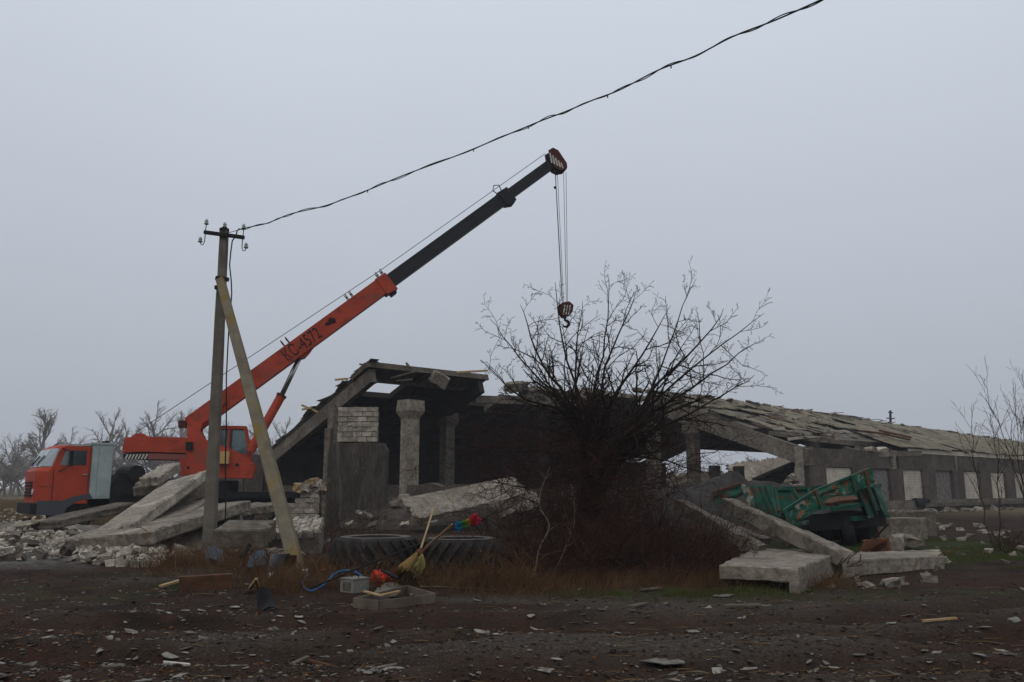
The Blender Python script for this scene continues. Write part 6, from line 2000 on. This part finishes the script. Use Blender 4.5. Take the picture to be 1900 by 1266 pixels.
# ------------------------------------------------------------------ litter, weeds and grass on the yard
def shard_mesh(seed):
    rg = random.Random(seed)
    n = rg.choice((6, 7, 8, 9))
    ol = []
    for i in range(n):
        a = 2 * math.pi * (i + rg.uniform(-.25, .25)) / n
        r = rg.uniform(.45, 1.1)
        ol.append((r * math.cos(a) * .5, r * math.sin(a) * rg.uniform(.22, .4)))
    b_ = rg.uniform(-.12, .12)
    vs_ = [(x, y, b_ * (x * x * 4) + .04) for x, y in ol] + [(x * .98, y * .98, b_ * (x * x * 4) - .03) for x, y in ol]
    me = bpy.data.meshes.new('slate_shard')
    me.from_pydata(vs_, [], [tuple(range(n)), tuple(range(2 * n - 1, n - 1, -1))] + [(i, i + n, (i + 1) % n + n, (i + 1) % n) for i in range(n)])
    me.update()
    me.materials.append(SHARD)
    return me
shards = [shard_mesh(700 + k) for k in range(9)]
rg = random.Random(77)
ns = 0
small = MB()
def litter_density(u, v):
    d = .45 + .55 * min(1, max(0, fbm1(u / 110.0, v / 40.0, 17)))
    if v < 1110 and 560 < u < 1330: d *= .25
    if u > 1300 and v < 1090: d *= .15
    return max(.05, d ** 2.2)
while ns < 300:
    u, v = rg.uniform(-10, 1910), 1062 + 215 * rg.random() ** .85
    if rg.random() > litter_density(u, v): continue
    if u > 1330 and v < 1092: continue
    if 640 < u < 820 and v < 1135: continue
    p = gp(u, v)
    L = rg.choice((.06, .08, .10, .12, .14, .17, .22)) * rg.uniform(.7, 1.15)
    tilt = (rg.gauss(0, .16), rg.gauss(0, .16), rg.gauss(0, .9))
    tag(place('slate_shard', rg.choice(shards), p + Vector((0, 0, .006 + rg.uniform(0, .02))), None, tilt, (L, L * rg.uniform(.6, 1.2), L * .45)),
        'grey roofing slate shard lying on the muddy yard', 'slate shard', 'slate shards on the yard')
    ns += 1
for k in range(5200):
    u, v = rg.uniform(-20, 1920), 1050 + 226 * rg.random() ** .8
    if k % 3 == 0: u = rg.uniform(-20, 800)
    if rg.random() > litter_density(u, v): continue
    p = gp(u, v, .008)
    L = rg.uniform(.015, .07)
    me_ = rg.choice(shards)
    mm = Matrix.Translation(p) @ Matrix.Rotation(rg.random() * 6.28, 4, 'Z') @ Matrix.Rotation(rg.gauss(0, .3), 4, 'X') @ Matrix.Diagonal((L, L * rg.uniform(.6, 1.4), L * .5, 1))
    small.add([mm @ q.co for q in me_.vertices], [tuple(f.vertices) for f in me_.polygons])
tag(small.build('slate_crumbs', SHARD), 'small grey slate crumbs over the whole yard', 'crumbs', None, 'stuff')
# wooden sticks, straw and leaves
st, lv, cl_ = MB(), MB(), MB()
for k in range(300):
    u, v = rg.uniform(-20, 1920), rg.uniform(1085, 1275)
    if k % 2 and u < 900: u += 900
    p = gp(u, v, .012)
    a = rg.gauss(0, .5)
    L = rg.uniform(.04, .28) * (1.3 if k % 9 == 0 else .8)
    d = Vector((math.cos(a), math.sin(a), rg.gauss(0, .05))) * L / 2
    st.tube([p - d, p + Vector((0, 0, .004)), p + d], rg.uniform(.0025, .006), 3, False)
for k in range(900):
    u, v = rg.uniform(-20, 1920), rg.uniform(1058, 1275)
    if rg.random() < .45: u = rg.uniform(0, 700)
    p = gp(u, v, .012)
    e1 = Vector((rg.gauss(0, 1), rg.gauss(0, 1), rg.gauss(0, .4))).normalized() * rg.uniform(.012, .03)
    e2 = e1.cross(Vector((rg.gauss(0, .4), rg.gauss(0, .4), 1))).normalized() * rg.uniform(.008, .018)
    lv.add([p - e1, p + e2, p + e1, p - e2], [(0, 1, 2, 3)])
for k in range(2400):
    u, v = rg.uniform(-20, 1920), 1045 + 230 * rg.random() ** .7
    p = gp(u, v, .0)
    s_ = rg.uniform(.010, .036) * (1.6 if rg.random() < .05 else 1)
    m = chunk_mb(p, s_ * 1.3, s_, s_ * .7, rg.randrange(10 ** 6), .5, sub=0)
    cl_.add(m.v, m.f)
tag(st.build('straw_litter', STRAW), 'straw and thin sticks scattered over the track', 'straw', None, 'stuff')
tag(lv.build('leaf_litter', LEAFO), 'fallen ochre leaves on the dark soil', 'leaves', None, 'stuff')
tag(cl_.build('soil_clods', CLOD), 'dark clods of trodden soil', 'clods', None, 'stuff')
def laths(px0, px1, w, mat, label):
    one(MB().beam(gp(*px0, .03), gp(*px1, .04), w, .02), 'wood_lath', mat, label, 'lath')
laths((527, 1224), (572, 1213), .05, WOODG, 'pale grey lath on the mud below the wooden frame, left')
laths((572, 1215), (612, 1223), .03, WOODB, 'brown stick touching the pale grey lath')
laths((1347, 1139), (1412, 1136), .06, WOODG, 'long grey lath on the track before the front slab')
laths((303, 1236), (352, 1231), .06, WHITE, 'whitish strip on the mud at the lower left')
laths((1715, 1166), (1775, 1160), .04, WOODY, 'yellow straw stick on the track at the right')
laths((1190, 1098), (1225, 1094), .07, WOODG, 'pale lath in the green strip before the thicket')
laths((1170, 1132), (1200, 1121), .1, WOODG, 'short grey board piece on the track below the thicket')
for k, (px, sc_) in enumerate((((1235, 1224), .5), ((432, 1222), .42), ((60, 1246), .3), ((1390, 1250), .2), ((1420, 1240), .22), ((1468, 1235), .26), ((1340, 1108), .45))):
    lb = ['large cracked slate plate on the track in the centre right foreground', 'grey slate plate lying on mud at the lower left of centre', 'slate plate at the lower left corner', 'small triangular slate piece at the bottom right of centre',
          'pale slate piece beside the small triangular one', 'rounded slate piece right of the pale one', 'dark slate strip on the grass edge before the front slab'][k]
    p = gp(*px, .03)
    tag(place('slate_plate', shards[(k * 2) % 9], p, None, (rnd.gauss(0, .06), rnd.gauss(0, .06), rnd.gauss(0, .3)), (sc_, sc_ * .9, sc_ * .2)), lb, 'slate plate')
# grasses: blades in one mesh each
def blades(name, label, n, pick, h0, h1, wid, mat, lean, seed, seg=3):
    rg = random.Random(seed)
    mb = MB()
    V, Fc = [], []
    for k in range(n):
        q = pick(rg)
        if q is None: continue
        x, y = q
        z = gzf(x, y) - .01
        h = rg.uniform(h0, h1)
        a = rg.random() * 6.28
        d = Vector((math.cos(a), math.sin(a), 0))
        s_ = Vector((-math.sin(a + 1), math.cos(a + 1), 0)) * wid * rg.uniform(.6, 1.3)
        ln = abs(rg.gauss(lean, lean * .6))
        b_ = len(V)
        for i in range(seg):
            t = i / seg
            c = Vector((x, y, z)) + d * (ln * h * t * t) + Vector((0, 0, h * t * (1 - .25 * ln * t)))
            V += [c - s_ * (1 - t), c + s_ * (1 - t)]
        V.append(Vector((x, y, z)) + d * (ln * h) + Vector((0, 0, h * (1 - .25 * ln))))
        for i in range(seg - 1):
            Fc.append((b_ + 2 * i, b_ + 2 * i + 1, b_ + 2 * i + 3, b_ + 2 * i + 2))
        Fc.append((b_ + 2 * seg - 2, b_ + 2 * seg - 1, b_ + 2 * seg))
    mb.add(V, Fc)
    tag(mb.build(name, mat), label, 'grass', None, 'stuff')
def clump(px_c, su, sv):
    def f(rg):
        g_ = G(rg.gauss(px_c[0], su), min(1262, max(1008, rg.gauss(px_c[1], sv))))
        return g_.x, g_.y
    return f
def many(cl):
    def f(rg):
        c = rg.choice(cl)
        return clump((c[0], c[1]), c[2], c[3])(rg)
    return f
blades('dry_weeds', 'rust brown dry weeds around the pole foot and tyres', 7500, many([(340, 1045, 45, 8), (430, 1050, 50, 10), (500, 1072, 40, 12), (560, 1065, 40, 10), (620, 1060, 45, 7), (690, 1062, 60, 6), (780, 1068, 60, 8), (860, 1072, 60, 8), (960, 1078, 60, 12), (525, 1090, 30, 9), (300, 1050, 30, 6)]), .08, .55, .0045, DRYG, .5, 1)
blades('dry_grass_fringe', 'brown withered grass along the foot of the thicket', 14000, many([(1000, 1085, 60, 12), (900, 1085, 60, 10), (1120, 1072, 110, 8), (1080, 1080, 80, 12), (1180, 1078, 80, 10), (1260, 1072, 60, 10), (1320, 1080, 40, 10), (1480, 1082, 60, 8)]), .05, .38, .004, DRYG, .6, 2)
def green_pick(rg):
    r = rg.random()
    if r < .22: g_ = G(rg.gauss(1230, 90), rg.gauss(1098, 5))
    elif r < .30: g_ = G(rg.gauss(255, 60), rg.gauss(1078, 8))
    elif r < .34: g_ = G(rg.gauss(1420, 60), rg.gauss(1090, 4))
    else: g_ = G(rg.uniform(1560, 1960), 1000 + 52 * rg.random())
    n = fbm1(g_.x * .6, g_.y * .6, 91)
    if n < .45: return None
    return g_.x, g_.y
blades('green_grass', 'short green grass patches by the slabs and the right wall', 46000, green_pick, .03, .11, .0045, GRASS, .4, 3, 2)
def wild_pick(rg):
    u, v = rg.uniform(-20, 1920), 1060 + 205 * rg.random() ** .9
    g_ = G(u, v)
    n = fbm1(g_.x * .7, g_.y * .7, 93)
    if n < .55: return None
    return g_.x, g_.y
blades('trodden_grass', 'trodden brown grass tufts on the muddy yard', 26000, wild_pick, .015, .06, .003, M('trodden_grass', (.045, .026, .012), (.03, .036, .012), .9, .95, 0, fine=0), .8, 4, 2)
def field_pick(rg):
    g_ = P(rg.uniform(-60, 240), 905, rg.uniform(36, 90))
    return g_.x, g_.y
blades('steppe_grass', 'tall pale dry grass of the open field at the left', 14000, field_pick, .3, .75, .012, M('steppe_grass', (.17, .125, .065), (.10, .072, .036), .3, .95, 0, fine=0), .3, 5, 2)
